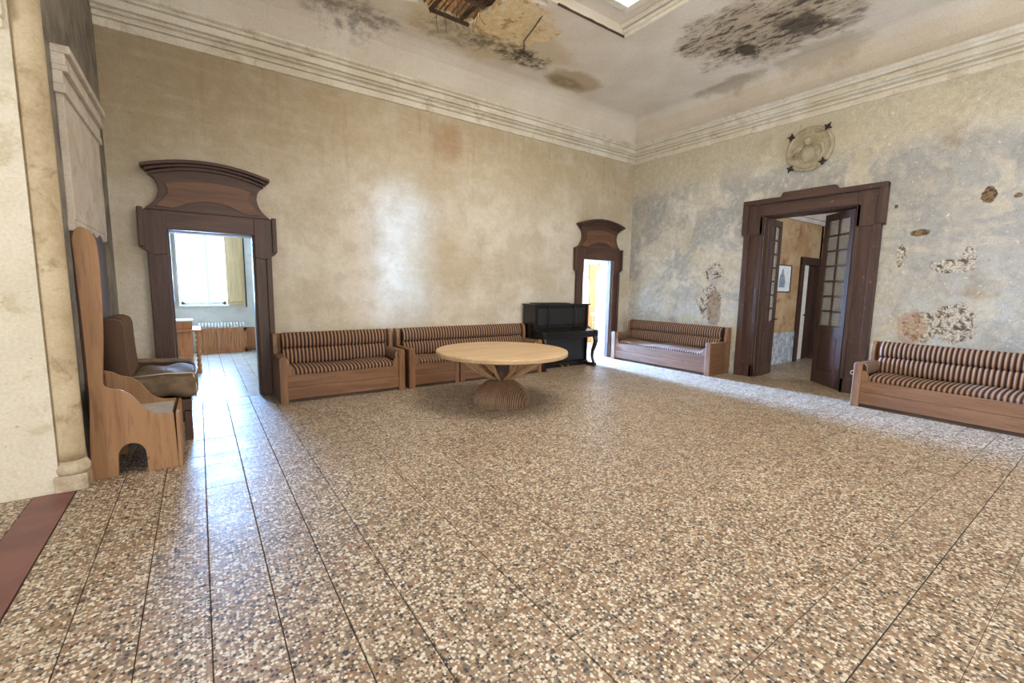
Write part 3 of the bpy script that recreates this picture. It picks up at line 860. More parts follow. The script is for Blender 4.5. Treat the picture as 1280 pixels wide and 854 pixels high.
# ------------------------------------------------------------------ DOOR 3, eared surround and glazed leaves
d3 = struct(empty('door_3', (0, (D3[0]+D3[1])/2, 0)), 'wide dark brown eared door surround with glazed double leaves')
ya, yb, zt = D3[0], D3[1], D3[2]
for s, yy in ((-1, ya), (1, yb)):
    m = MB(); m.box((-0.06, yy, 0), (0, yy+s*0.31, 2.50)); j = m.build('jamb', 'old_door', d3, bevel=0.008)
    m = MB(); m.box((-0.09, yy+s*0.21, 0), (-0.05, yy+s*0.31, 2.50)); m.build('jamb_moulding', 'old_door', j, bevel=0.008)
    m = MB(); m.box((-0.075, yy+s*0.0, 0), (-0.05, yy+s*0.05, zt)); m.build('inner_bead', 'old_door', j, bevel=0.006)
    m = MB(); m.box((-0.075, yy-s*0.0, 0), (0.0, yy+s*0.26, 0.22)); m.build('jamb_block', 'old_door', j, bevel=0.008)
    m = MB(); m.box((0, yy, 0), (TH, yy-s*0.02, zt)); m.build('jamb_lining', 'old_door', j)
    m = MB(); m.box((-0.075, yy, 2.47), (0, yy+s*0.345, 3.05)); e = m.build('ear', 'old_door', d3, bevel=0.01)
    m = MB(); m.box((-0.105, yy+s*0.25, 2.49), (-0.07, yy+s*0.345, 3.05)); m.build('ear_moulding', 'old_door', e, bevel=0.008)
m = MB(); m.box((-0.065, ya, zt), (0, yb, 3.05)); lin = m.build('lintel', 'old_door_y', d3, bevel=0.006)
m = MB(); m.box((0, ya, zt-0.02), (TH, yb, zt)); m.build('lintel_lining', 'old_door_y', d3)
ym = (ya+yb)/2
m = MB(); m.prism([(ya-0.345, 2.98), (yb+0.345, 2.98), (yb+0.345, 3.06), (ym+0.40, 3.06), (ym+0.37, 3.125), (ym-0.37, 3.125), (ym-0.40, 3.06), (ya-0.345, 3.06)], YZ(-0.11), 0, 0.11)
m.build('head_moulding', 'old_door_y', d3, bevel=0.012)
def glazed_leaf(hinge, ang, width, flip):
    """leaf built along local +x from the hinge, then turned"""
    lf = empty('door_leaf', (0, 0, 0))
    lf.parent = d3
    lf.location = (hinge[0]-d3.location.x, hinge[1]-d3.location.y, 0.01)
    lf.rotation_euler = (0, 0, ang)
    H = 2.75; t = 0.045; st = 0.10
    frame = MB()
    frame.box((0, -t/2, 0), (st, t/2, H)); frame.box((width-st, -t/2, 0), (width, t/2, H))
    frame.box((st, -t/2, 0), (width-st, t/2, 0.20)); frame.box((st, -t/2, 0.84), (width-st, t/2, 0.96)); frame.box((st, -t/2, H-0.11), (width-st, t/2, H))
    frame.build('leaf_frame', 'old_door', lf, local=True, bevel=0.005)
    z0, z1 = 0.96, H-0.11
    xm = width/2
    bars = MB(); bars.box((xm-0.014, -t*0.4, z0), (xm+0.014, t*0.4, z1))
    for k in range(1, 7):
        zz = z0+(z1-z0)*k/7
        bars.box((st, -t*0.4, zz-0.013), (width-st, t*0.4, zz+0.013))
    bars.build('glazing_bars', 'old_door', lf, local=True)
    p = MB(); p.box((st, -0.010, 0.20), (width-st, 0.010, 0.84)); p.build('bottom_panel', 'old_door', lf, local=True)
    p = MB(); p.box((st+0.05, -0.02, 0.26), (width-st-0.05, 0.02, 0.78)); p.build('raised_field', 'old_door', lf, local=True, bevel=0.012)
    for k in range(7):
        for (xa, xb) in ((st, xm-0.014), (xm+0.014, width-st)):
            za, zb = z0+(z1-z0)*k/7+0.013, z0+(z1-z0)*(k+1)/7-0.013
            p = MB(); p.box((xa, -0.002, za), (xb, 0.002, zb)); p.build('pane', 'pane', lf, local=True)
    h = MB(); h.tube([(width-0.05, -0.08*flip, 1.0), (width-0.05, 0, 1.0)], 0.010, 8); h.tube([(width-0.05, -0.07*flip, 1.0), (width-0.15, -0.075*flip, 1.0)], 0.009, 8)
    h.build('handle', 'iron', lf, local=True)
    return lf
glazed_leaf((0.04, ya+0.03), math.atan2(0.60, 0.50), 0.72, -1)
glazed_leaf((0.06, yb-0.03), R(6), 0.62, 1)
# small ring pull on the jamb next to the bench
m = MB(); ring = []
for k in range(17):
    a = 2*PI*k/16
    ring.append((-0.095-0.02*0, ya-0.17+0.028*math.cos(a), 0.33+0.028*math.sin(a)))
m.tube(ring, 0.006, 6); o = m.build('wall_ring', 'cream_paint', d3)

# ------------------------------------------------------------------ NEXT ROOMS
# study behind the left doorway
YB = 4.90
WX0, WX1, WZ0, WZ1 = -8.33, -7.52, 1.03, 3.05
m = wall_cells([-10.4, WX0, WX1, -6.3], [0, WZ0, WZ1, 3.6], lambda u, z: WX0 < u < WX1 and WZ0 < z < WZ1,
               lambda a, c, b, d: ((a, YB, c), (b, YB+0.35, d)))
struct(m.build('wall_study_back', 'room_wall'))
m = MB(); m.box((-10.5, TH, 0), (-10.4, YB+0.35, 3.6)); struct(m.build('wall_study_left', 'room_wall'))
m = MB(); m.box((-6.4, TH, 0), (-6.3, YB+0.35, 3.6)); struct(m.build('wall_study_right', 'room_wall'))
m = MB(); m.box((-10.5, TH, 3.6), (-6.3, YB+0.35, 3.7)); struct(m.build('ceiling_study', 'room_wall'))
m = MB(); m.box((-10.5, TH, -0.12), (-6.3, YB+0.35, -0.006)); fs_ = struct(m.build('floor_study', 'grout'), 'pale square tile floor of the study')
q = 0.205
tm = tile_mesh('tile', q-0.004, q-0.004, 'study_tile')
farm = MB()
for i in range(20):
    for j in range(22):
        x, y = -10.4+q*(i+0.5), TH+q*(j+0.5)
        if y > YB-0.05: continue
        if -8.75 < x < -6.9:
            o = bpy.data.objects.new('tile', tm); col.objects.link(o); o.parent = fs_; o.location = (x, y, 0)
        else:
            farm.box((x-q/2+.002, y-q/2+.002, -0.01), (x+q/2-.002, y+q/2-.002, 0))
o = farm.build('tile_field', 'study_tile', fs_); o['kind'] = 'stuff'
m = MB(); m.box((-7.20, YB-0.02, 0), (-6.4, YB, 0.52)); struct(m.build('trim_6', 'orange_wood'), 'brown painted dado beside the radiator')
w1 = struct(empty('window_1', ((WX0+WX1)/2, YB, WZ0)), 'tall bright study window with open tan shutters')
m = MB()
m.box((WX0, YB+0.12, WZ0), (WX0+0.06, YB+0.2, WZ1)); m.box((WX1-0.06, YB+0.12, WZ0), (WX1, YB+0.2, WZ1))
m.box((WX0, YB+0.12, WZ0), (WX1, YB+0.2, WZ0+0.07)); m.box((WX0, YB+0.12, WZ1-0.06), (WX1, YB+0.2, WZ1))
m.build('window_frame', 'cream_paint', w1, bevel=0.006)
xm = (WX0+WX1)/2+0.09
m = MB(); m.box((xm-0.035, YB+0.11, WZ0+0.07), (xm+0.035, YB+0.19, WZ1-0.06)); ml = m.build('window_mullion', 'cream_paint', w1, bevel=0.006)
for a, b in ((WX0+0.06, xm-0.035), (xm+0.035, WX1-0.06)):
    m = MB(); m.box((a, YB+0.150, WZ0+0.07), (b, YB+0.154, WZ1-0.06)); m.build('pane', 'clear_pane', w1)
m = MB(); m.box((WX0-0.05, YB-0.05, WZ0-0.04), (WX1+0.05, YB+0.12, WZ0)); m.build('window_sill', 'cream_paint', w1, bevel=0.008)
m = MB(); m.box((WX0-0.005, YB-0.34, WZ0), (WX0-0.035, YB, WZ1)); sh = m.build('shutter', 'cream_paint', w1, bevel=0.004)
m = MB(); m.box((WX1+0.02, YB-0.04, WZ0), (WX1+0.36, YB-0.008, WZ1)); sh = m.build('shutter', 'shutter', w1, bevel=0.004)
for za, zb in ((1.10, 1.85), (1.93, 2.95)):
    m = MB(); m.box((WX1+0.07, YB-0.052, za), (WX1+0.31, YB-0.038, zb)); m.build('shutter_field', 'shutter', sh, bevel=0.008)
m = MB(); m.tube([(WX1+0.375, YB-0.045, WZ0-0.05), (WX1+0.375, YB-0.045, WZ1)], 0.012, 8); m.build('shutter_bolt', 'iron', w1)
# radiator and its wooden screen
rad = tag(empty('radiator', (-7.62, YB-0.14, 0)), 'cream cast radiator with finned top under the study window', 'radiator')
for k in range(15):
    x = -8.04+k*0.057
    m = MB()
    m.prism([(-0.07, 0.10), (0.07, 0.10), (0.08, 0.14), (0.08, 0.58), (0.05, 0.635), (0, 0.65), (-0.05, 0.635), (-0.08, 0.58), (-0.08, 0.14)],
            lambda a, b, d, x=x: (x+d, YB-0.14+a, b), -0.017, 0.017)
    m.build('radiator_section', 'cream_paint', rad, bevel=0.006)
m = MB(); m.tube([(-8.06, YB-0.14, 0.14), (-7.22, YB-0.14, 0.14)], 0.018, 8); m.tube([(-8.06, YB-0.14, 0.56), (-7.22, YB-0.14, 0.56)], 0.018, 8)
for x in (-8.04, -7.24):
    m.box((x-0.015, YB-0.19, 0), (x+0.015, YB-0.09, 0.11))
m.build('radiator_pipe', 'cream_paint', rad)
scr = tag(empty('radiator_screen', (-7.62, YB-0.27, 0)), 'orange brown slatted wooden screen before the radiator', 'screen')
m = MB(); m.box((-8.10, YB-0.28, 0.0), (-7.19, YB-0.26, 0.09)); m.box((-8.10, YB-0.28, 0.47), (-7.19, YB-0.26, 0.54))
m.box((-8.10, YB-0.28, 0), (-8.05, YB-0.26, 0.54)); m.box((-7.24, YB-0.28, 0), (-7.19, YB-0.26, 0.54)); m.build('screen_frame', 'orange_wood', scr)
for k in range(16):
    x = -8.05+0.81*(k+0.5)/16
    m = MB(); m.box((x-0.022, YB-0.275, 0.09), (x+0.022, YB-0.262, 0.47)); m.build('slat', 'orange_wood', scr)
# desk with twisted legs
desk = tag(empty('writing_desk', (-8.50, 2.55, 0)), 'brown wooden desk with twisted legs in the study', 'desk')
m = MB(); m.box((-9.0, 2.16, 0.70), (-8.02, 2.92, 0.735)); m.build('desktop', 'orange_wood', desk, bevel=0.006)
m = MB(); m.box((-8.96, 2.22, 0.30), (-8.14, 2.86, 0.70)); m.build('cabinet', 'orange_wood', desk, bevel=0.005)
m = MB(); m.box((-8.96, 2.21, 0.0), (-8.14, 2.225, 0.30)); m.build('side_board', 'orange_wood', desk, bevel=0.003)
for (lx, ly) in ((-8.07, 2.22), (-8.07, 2.86), (-8.95, 2.22), (-8.95, 2.86)):
    m = MB()
    def tw(u, v, lx=lx, ly=ly):
        z = 0.06+0.64*u; a = 2*PI*v
        r_ = 0.024+0.010*math.cos(2*(a-u*26))
        return (lx+r_*math.cos(a), ly+r_*math.sin(a), z)
    m.grid(tw, 60, 12, wrap_v=True)
    m.box((lx-0.032, ly-0.032, 0), (lx+0.032, ly+0.032, 0.07))
    m.build('leg', 'orange_wood', desk)
bx = tag(empty('wooden_box', (-8.32, 2.45, 0.735)), 'small brown lidded box standing on the desk', 'box')
m = MB(); m.box((-8.52, 2.30, 0.735), (-8.13, 2.58, 0.86)); m.build('box_body', 'orange_wood', bx, bevel=0.004)
m = MB(); m.box((-8.53, 2.29, 0.862), (-8.12, 2.59, 0.89)); m.build('lid', 'cream_paint', bx, bevel=0.004)
pn = MB(); pn.tube([(-8.10, 2.30, 0.74), (-8.05, 2.36, 0.74), (-8.06, 2.45, 0.742)], 0.008, 6)
tag(pn.build('pen', 'iron', org=(-8.08, 2.35, 0.735)), 'short dark pen lying on the study desk', 'pen')

# side room behind the small doorway
YS = 2.30
m = wall_cells([-3.6, -1.6, -0.3, 1.25, 1.95, 4.2], [0, 2.1, 3.0, 3.6],
               lambda u, z: (-1.6 < u < -0.3 and z < 3.0) or (1.25 < u < 1.95 and z < 2.1),
               lambda a, c, b, d: ((a, YS, c), (b, YS+0.3, d)))
struct(m.build('wall_side_room_back', 'room_wall'))
m = MB(); m.box((-3.7, TH, 0), (-3.6, YS+0.3, 3.6)); struct(m.build('wall_side_room_left', 'room_wall'))
m = wall_cells([TH, 0.5, 1.9, YS+0.3], [0, 0.9, 2.7, 3.6], lambda u, z: 0.5 < u < 1.9 and 0.9 < z < 2.7, lambda a, c, b, d: ((3.4, a, c), (3.5, b, d)))
struct(m.build('wall_side_room_right', 'room_wall'))
m = MB(); m.box((-3.7, TH, 3.6), (4.2, 4.6, 3.7)); struct(m.build('ceiling_side_room', 'room_wall'))
m = MB(); m.box((-3.7, TH, -0.12), (4.2, 4.6, 0)); struct(m.build('floor_side_room', 'study_tile'))
m = MB(); m.box((0.6, 4.5, 0), (4.2, 4.6, 3.6)); struct(m.build('wall_far_room', 'room_wall'))
# passage in line with the small doorway, lit by its end window
m = MB(); m.box((-1.9, YS+0.3, 0), (-1.8, 6.5, 3.6)); struct(m.build('wall_passage_left', 'room_wall'))
m = MB(); m.box((-0.1, YS+0.3, 0), (0.0, 6.5, 3.6)); struct(m.build('wall_passage_right', 'room_wall'))
m = wall_cells([-1.9, -1.4, -0.5, 0.0], [0, 0.8, 2.8, 3.6], lambda u, z: -1.4 < u < -0.5 and 0.8 < z < 2.8, lambda a, c, b, d: ((a, 6.4, c), (b, 6.5, d)))
struct(m.build('wall_passage_end', 'room_wall'))
m = MB(); m.box((-1.9, 4.6, 3.6), (0.0, 6.5, 3.7)); struct(m.build('ceiling_passage', 'room_wall'))
m = MB(); m.box((-1.9, 4.6, -0.12), (0.0, 6.5, 0.0)); struct(m.build('floor_passage', 'study_tile'))
m = MB(); m.box((TH, TH-0.05, 0), (4.2, TH, 3.6)); struct(m.build('wall_side_room_front', 'room_wall'))
d5 = struct(empty('door_5', (1.6, YS, 0)), 'orange brown wooden door surround in the bright side room')
m = MB(); m.box((1.03, YS-0.05, 0), (1.25, YS, 1.8)); m.box((1.95, YS-0.05, 0), (2.17, YS, 1.8)); m.build('jamb', 'orange_wood', d5, bevel=0.008)
m = MB(); m.prism([(0.98, 1.78), (1.25, 1.78), (1.25, 2.06), (1.95, 2.06), (1.95, 1.78), (2.22, 1.78), (2.22, 2.2), (1.9, 2.2), (1.6, 2.32), (1.3, 2.2), (0.98, 2.2)], XZ(YS-0.07), 0, 0.07)
m.build('head', 'orange_wood', d5, bevel=0.008)
m = MB(); m.box((1.27, YS+0.12, 0), (1.95, YS+0.16, 2.08)); m.build('door_leaf', 'reveal', d5)
st = tag(empty('plant_stand', (0.80, 1.62, 0)), 'small wooden stand with white top in the side room', 'stand')
m = MB(); m.box((0.62, 1.46, 0.80), (0.98, 1.78, 0.87)); m.build('stand_top', 'cream_paint', st, bevel=0.006)
for lx in (0.66, 0.94):
    for ly in (1.50, 1.74):
        m = MB(); m.tube([(lx, ly, 0), (lx, ly, 0.8)], [0.012, 0.018], 8); m.build('leg', 'orange_wood', st)
m = MB(); m.box((0.64, 1.48, 0.62), (0.96, 1.76, 0.64)); m.build('shelf', 'orange_wood', st)

# lobby behind the double door
m = MB(); m.box((TH, -2.45, 0.66), (2.62, -2.35, 3.6)); lw = struct(m.build('wall_lobby_left', 'lobby_wall'), 'ochre plaster wall of the lobby')
m = MB(); m.box((TH, -2.462, 0), (2.62, -2.35, 0.66)); m.build('dado', 'lobby_dado', lw)
m = MB(); m.box((2.62, -2.45, 2.14), (3.6, -2.35, 3.6)); m.build('wall_over_door', 'lobby_wall', lw)
m = MB(); m.box((3.5, -2.45, 0), (5.4, -2.35, 3.6)); m.build('wall_end', 'lobby_wall', lw)
m = MB(); m.box((5.3, -6.6, 0), (5.4, -2.35, 3.6)); struct(m.build('wall_lobby_end', 'lobby_wall'))
m = wall_cells([TH, 1.2, 2.8, 5.4], [0, 1.1, 2.9, 3.6], lambda u, z: 1.2 < u < 2.8 and 1.1 < z < 2.9, lambda a, c, b, d: ((a, -6.6, c), (b, -6.3, d)))
struct(m.build('wall_lobby_right', 'lobby_wall'))
m = MB(); m.box((TH, -6.6, 3.3), (5.4, -2.35, 3.4)); struct(m.build('ceiling_lobby', 'white_panel'))
m = MB(); m.box((TH, -2.45-0.12, 3.06), (5.3, -2.45, 3.3)); m.box((TH, -2.45-0.06, 2.98), (5.3, -2.45, 3.06)); struct(m.build('trim_7', 'white_panel'))
m = MB(); m.box((TH, -6.6, -0.12), (5.4, -0.2, 0.0)); struct(m.build('floor_lobby', 'terrazzo'))
d6 = struct(empty('door_6', (3.0, -2.45, 0)), 'dark framed lobby doorway with a pale leaf ajar')
for x in (2.56, 3.44):
    m = MB(); m.box((x, -2.50, 0), (x+0.14, -2.34, 2.16)); m.build('jamb', 'old_door', d6, bevel=0.006)
m = MB(); m.box((2.56, -2.51, 2.10), (3.58, -2.34, 2.26)); m.build('lintel', 'old_door', d6, bevel=0.006)
m = MB(); m.box((2.72, -2.40, 0.01), (3.14, -2.36, 2.1)); lf6 = m.build('pale_leaf', 'cream_paint', d6, bevel=0.004)
m = MB(); m.tube([(3.08, -2.40, 1.0), (3.08, -2.45, 1.0)], 0.016, 8); m.build('knob', 'iron', lf6)
m = MB(); m.box((3.15, -2.40, 0.0), (3.44, -2.37, 2.1)); m.build('dark_leaf', 'old_door', d6)
m = MB(); m.box((2.5, -1.2, 0), (3.7, -1.1, 3.0)); struct(m.build('wall_dark_passage', 'walnut'))
m = MB(); m.box((3.62, -3.10, 0), (3.74, -2.46, 2.7)); cb = tag(m.build('tall_cupboard', 'old_door', org=(3.68, -2.78, 0), bevel=0.006), 'tall dark wooden cupboard side beyond the lobby picture', 'cupboard')
m = MB(); m.box((3.60, -3.12, 2.62), (3.76, -2.455, 2.72)); m.build('cupboard_cornice', 'old_door', cb, bevel=0.01)
pic = tag(empty('framed_print', (1.78, -2.45, 1.5)), 'pale framed print with a grey figure on the ochre lobby wall', 'picture')
m = MB(); x0, x1, z0, z1 = 1.42, 2.16, 1.50, 2.06
fr = MB(); fr.box((x0, -2.475, z0), (x0+0.02, -2.45, z1)); fr.box((x1-0.02, -2.475, z0), (x1, -2.45, z1)); fr.box((x0, -2.475, z0), (x1, -2.45, z0+0.02)); fr.box((x0, -2.475, z1-0.02), (x1, -2.45, z1))
fr.build('picture_frame', 'iron', pic)
m.box((x0+0.02, -2.462, z0+0.02), (x1-0.02, -2.452, z1-0.02)); pp = m.build('print_sheet', 'paper', pic)
m = MB(); fig = [(1.66, 1.60), (1.65, 1.72), (1.69, 1.84), (1.745, 1.885), (1.75, 1.95), (1.785, 1.985), (1.82, 1.95), (1.825, 1.885), (1.88, 1.84), (1.92, 1.72), (1.91, 1.60)]
m.prism(fig, XZ(-2.464), 0, 0.002); m.build('print_figure', 'ink', pp)

# ------------------------------------------------------------------ BENCHES
def bench(loc, L, rz, label, split=None, depth=0.66):
    b = tag(empty('striped_bench', loc, rz), label, 'bench', None)
    D = depth
    K = dict(local=True)
    # plinth
    m = MB(); m.box((0.02, -D+0.02, 0), (L-0.02, -0.02, 0.05)); m.build('plinth', 'dark_base', b, **K)
    # front panels of two planks each
    spans = [(0.09, L-0.09)] if not split else [(0.09, split-0.012), (split+0.012, L-0.09)]
    for (a, c) in spans:
        for (z0, z1) in ((0.045, 0.205), (0.208, 0.355)):
            m = MB(); m.box((a, -D, z0), (c, -D+0.028, z1)); m.build('front_plank', 'pine', b, bevel=0.004, **K)
    if split:
        for s in (-1, 1):
            m = MB(); m.box((split+s*0.012, -D-0.012, 0.0), (split+s*0.085, -D, 0.36)); m.build('front_stile', 'pine_z', b, bevel=0.004, **K)
    for s, x0 in ((1, 0.0), (-1, L)):
        # front post with rounded head
        pts = [(x0, 0), (x0+s*0.09, 0), (x0+s*0.09, 0.555)]
        pts += [(x0+s*(0.045+0.045*math.cos(PI*k/8)), 0.555+0.045*math.sin(PI*k/8)) for k in range(1, 8)]
        pts += [(x0, 0.555)]
        m = MB(); m.prism(pts, lambda a, c, d: (a, -D-0.012+d, c), 0, 0.045); m.build('front_post', 'pine_z', b, bevel=0.004, **K)
        # side boards
        for z0, z1 in ((0.0, 0.20), (0.203, 0.39), (0.393, 0.55)):
            m = MB(); m.box((x0+s*0.006, -D+0.03, z0), (x0+s*0.03, -0.03, z1)); m.build('side_board', 'pine_y', b, bevel=0.003, **K)
        m = MB(); m.box((x0, -D+0.02, 0.553), (x0+s*0.085, -0.05, 0.582)); m.build('arm_rail', 'pine_y', b, bevel=0.006, **K)
        # padded arm
        def armf(u, v, x0=x0, s=s):
            a = 2*PI*v
            yy = -D+0.05+(D-0.22)*u
            r_ = 0.052*(0.75+0.25*min(1, min(u, 1-u)*14))
            return (x0+s*(0.085+r_*0.85*math.cos(a)), yy, 0.50+r_*1.6*math.sin(a))
        m = MB(); m.grid(armf, 28, 14, wrap_v=True)
        n0 = 0
        m.f.append(tuple(range(14))); m.f.append(tuple(28*14+k for k in range(14))[::-1])
        m.build('arm_pad', 'stripe_y', b, smooth=True, **K)
        # curved bracket by the seat
        br = [(x0+s*0.09, 0.35), (x0+s*0.175, 0.35)]+[(x0+s*(0.09+0.085*math.cos(PI/2*k/6)), 0.37+0.12*math.sin(PI/2*k/6)) for k in range(7)]
        m = MB(); m.prism(br, lambda a, c, d: (a, -D+0.005+d, c), 0, 0.024); m.build('arm_bracket', 'pine_z', b, bevel=0.003, **K)
        # back post
        bp = [(-0.165, 0.0), (-0.02, 0.0), (-0.02, 0.845), (-0.10, 0.845), (-0.145, 0.815), (-0.165, 0.70)]
        m = MB(); m.prism(bp, lambda a, c, d, x0=x0, s=s: (x0+s*d, a, c), 0.0, 0.05); m.build('back_post', 'pine_z', b, bevel=0.006, **K)
        m = MB(); m.box((x0+s*0.05, -0.05, 0.36), (x0+s*0.11, -0.02, 0.84)); m.build('back_stile', 'pine_z', b, bevel=0.004, **K)
    m = MB(); m.box((0.05, -0.035, 0.2), (L-0.05, -0.015, 0.83)); m.build('back_board', 'pine', b, **K)
    pitch = 0.0485
    i0, i1 = 0.105, L-0.105
    N_ = int((i1-i0)/pitch*4)
    def rib(x):
        return 0.0045*math.cos(2*PI*(x/pitch-0.5))
    def roll_prof(pts):
        def f(u, v):
            x = i0+(i1-i0)*u
            k = v*(len(pts)-1); i = min(int(k), len(pts)-2); t = k-i
            p = [pts[i][q]*(1-t)+pts[i+1][q]*t for q in (0, 1)]
            # outward direction
            c = cen
            d = math.hypot(p[0]-c[0], p[1]-c[1]) or 1
            s = 1+(rib(x)+0.0)/d
            e = min(1, min(u, 1-u)*L/0.04)
            s *= 0.90+0.10*math.sqrt(max(0.0, e))
            return (x, c[0]+(p[0]-c[0])*s, c[1]+(p[1]-c[1])*s)
        return f
    up_ = [(-0.04, 0.645), (-0.10, 0.635), (-0.15, 0.64), (-0.178, 0.665), (-0.186, 0.70), (-0.183, 0.745), (-0.168, 0.79), (-0.14, 0.825), (-0.105, 0.845), (-0.07, 0.848), (-0.04, 0.84)]
    lo_ = [(-0.04, 0.42), (-0.12, 0.41), (-0.185, 0.42), (-0.212, 0.445), (-0.218, 0.48), (-0.213, 0.54), (-0.20, 0.59), (-0.18, 0.622), (-0.15, 0.638), (-0.10, 0.642), (-0.04, 0.642)]
    for nm, pf in (('back_roll', up_), ('lower_back_roll', lo_)):
        cen = (-0.06, sum(p[1] for p in pf)/len(pf))
        m = MB(); m.grid(roll_prof(pf), N_, len(pf)-1)
        k = len(pf)
        m.f.append(tuple(range(k))); m.f.append(tuple(N_*k+q_ for q_ in range(k))[::-1])
        m.build(nm, 'stripe', b, smooth=True, **K)
    se = [(-0.16, 0.36), (-0.16, 0.43), (-0.30, 0.437), (-0.45, 0.432), (-0.56, 0.42), (-0.615, 0.40), (-0.628, 0.375), (-0.62, 0.35)]
    se = [(y*D/0.66, z) for y, z in se]
    a0, a1 = 0.14, L-0.14
    def seat(u, v):
        x = a0+(a1-a0)*u
        k = v*(len(se)-1); i = min(int(k), len(se)-2); t = k-i
        y = se[i][0]*(1-t)+se[i+1][0]*t; z = se[i][1]*(1-t)+se[i+1][1]*t
        f = 1 if 0 < v < 1 else 0
        return (x, y-0.004*math.sin(x*9), z+f*(rib(x)*0.6+0.008*math.sin(x*5.3+1)-0.012*(1-min(1, min(u, 1-u)*L/0.06))))
    m = MB(); m.grid(seat, N_, len(se)-1)
    m.build('seat_cushion', 'stripe_seat', b, smooth=True, **K)
    m = MB(); m.box((0.03, -D+0.03, 0.30), (L-0.03, -0.03, 0.345)); m.build('seat_board', 'pine', b, **K)
    return b
bench((-7.245, -0.03, 0), 1.63, 0, 'short pine bench with striped cushions between study doorway and a longer bench')
bench((-5.545, -0.03, 0), 2.49, 0, 'long pine bench with striped cushions behind the round table', split=0.835)
bench((-0.03, -0.19, 0), 2.29, -PI/2, 'pine bench with striped cushions under the ragged plaster hole between two doorways')
bench((-0.20, -4.66, 0), 2.35, -PI/2-R(1.5), 'pine bench with striped cushions beside the glazed double door', depth=0.68)

# ------------------------------------------------------------------ ROUND TABLE
TC = Vector((-4.83, -2.06, 0))
tb = tag(empty('round_table', TC), 'round pale oak table with curved fins on a brown dome base', 'table')
m = MB(); m.lathe([(0.0, 0.640), (0.80, 0.640), (0.835, 0.646), (0.85, 0.656), (0.852, 0.69), (0.846, 0.703), (0.835, 0.707), (0.0, 0.707)], TC, 96)
m.build('tabletop', 'oak_top', tb)
m = MB(); m.lathe([(0.0, 0.61), (0.5, 0.61), (0.5, 0.642), (0.0, 0.642)], TC, 48); m.build('sub_top', 'oak_fin', tb)
for k in range(12):
    a = 2*PI*k/12+0.25
    inner = smoothpts([(0.08, 0.35), (0.185, 0.378), (0.325, 0.46), (0.455, 0.56), (0.545, 0.64)], 5)
    outer = smoothpts([(0.60, 0.64), (0.50, 0.54), (0.36, 0.435), (0.20, 0.345), (0.10, 0.31)], 5)
    ca, sa = math.cos(a), math.sin(a)
    m = MB(); m.prism(inner+outer, lambda r_, z, d, ca=ca, sa=sa: (TC.x+ca*r_-sa*d, TC.y+sa*r_+ca*d, z), -0.013, 0.013)
    m.build('fin', 'oak_fin', tb, bevel=0.003)
m = MB(); m.lathe([(0.0, 0.28), (0.13, 0.28), (0.12, 0.35), (0.10, 0.42), (0.10, 0.61), (0, 0.61)], TC, 24); m.build('hub', 'dark_base', tb)
ax = Vector((math.cos(R(-52)), math.sin(R(-52)), 0)); ay = Vector((-ax.y, ax.x, 0))
RB, HB = 0.36, 0.335
ns = 31
for k in range(ns):
    c0 = -RB+2*RB*k/ns; c1 = -RB+2*RB*(k+1)/ns
    cm = (c0+c1)/2
    rr = math.sqrt(max(RB*RB-cm*cm, 0))
    hz = HB*math.sqrt(max(1-(cm/RB)**2, 0))
    if rr < 0.03: continue
    pts = [(rr*math.cos(PI*q/22)*(1.0), 0.0+hz*math.sin(PI*q/22)**0.9) for q in range(23)]
    pts = [(p_[0], max(p_[1], 0.0)) for p_ in pts]
    m = MB(); g = 0.0035
    m.prism(pts, lambda a, z, d: tuple(TC+ay*a+ax*d+Vector((0, 0, z))), c0+g, c1-g)
    m.build('dome_slat', 'oak_dome', tb)
m = MB(); m.lathe([(0, 0), (RB*0.98, 0), (RB*0.985, 0.02), (RB*0.9, HB*0.36), (RB*0.72, HB*0.64), (RB*0.4, HB*0.87), (0, HB*0.95)], TC, 36)
m.build('dome_core', 'dark_base', tb)

# ------------------------------------------------------------------ PIANO
PX0, PX1 = -3.02, -1.66
pi_ = tag(empty('upright_piano', ((PX0+PX1)/2, -0.3, 0)), 'black upright piano with curved legs beside the small doorway', 'piano')
yb_, yf = -0.06, -0.42
def pb(name, a, b, mat='piano', bevel=0.005, par=None):
    m = MB(); m.box(a, b); return m.build(name, mat, par or pi_, bevel=bevel)
pb('side_panel', (PX0, yf, 0.0), (PX0+0.035, yb_, 1.19)); pb('side_panel', (PX1-0.035, yf, 0.0), (PX1, yb_, 1.19))
pb('back_board', (PX0+0.03, yb_-0.02, 0.0), (PX1-0.03, yb_, 1.18), 'piano_dull')
pb('lid', (PX0-0.025, yf-0.025, 1.19), (PX1+0.025, yb_+0.01, 1.215)); pb('lid_board', (PX0+0.16, yf+0.06, 1.215), (PX1-0.45, yb_, 1.232), 'piano_dull')
up_panel = pb('upper_panel', (PX0+0.03, yf+0.03, 0.76), (PX1-0.03, yf+0.05, 1.19))
for xa, xb in ((PX0+0.09, PX0+0.32), (PX0+0.38, PX1-0.38), (PX1-0.32, PX1-0.09)):
    pb('panel_field', (xa, yf+0.015, 0.82), (xb, yf+0.032, 1.13), 'piano_dull', 0.008, up_panel)
for x in (PX0+0.35, PX1-0.35):
    pb('pilaster', (x-0.022, yf+0.005, 0.77), (x+0.022, yf+0.03, 1.18), 'piano', 0.005, up_panel)
pb('lower_panel', (PX0+0.03, yf+0.05, 0.09), (PX1-0.03, yf+0.07, 0.60), 'piano_dull')
pb('plinth', (PX0-0.005, yf-0.02, 0.0), (PX1+0.005, yb_, 0.09))
pb('key_bed', (PX0-0.01, yf-0.28, 0.585), (PX1+0.01, yf+0.04, 0.645))
pb('key_slip', (PX0+0.09, yf-0.275, 0.645), (PX1-0.09, yf-0.255, 0.685))
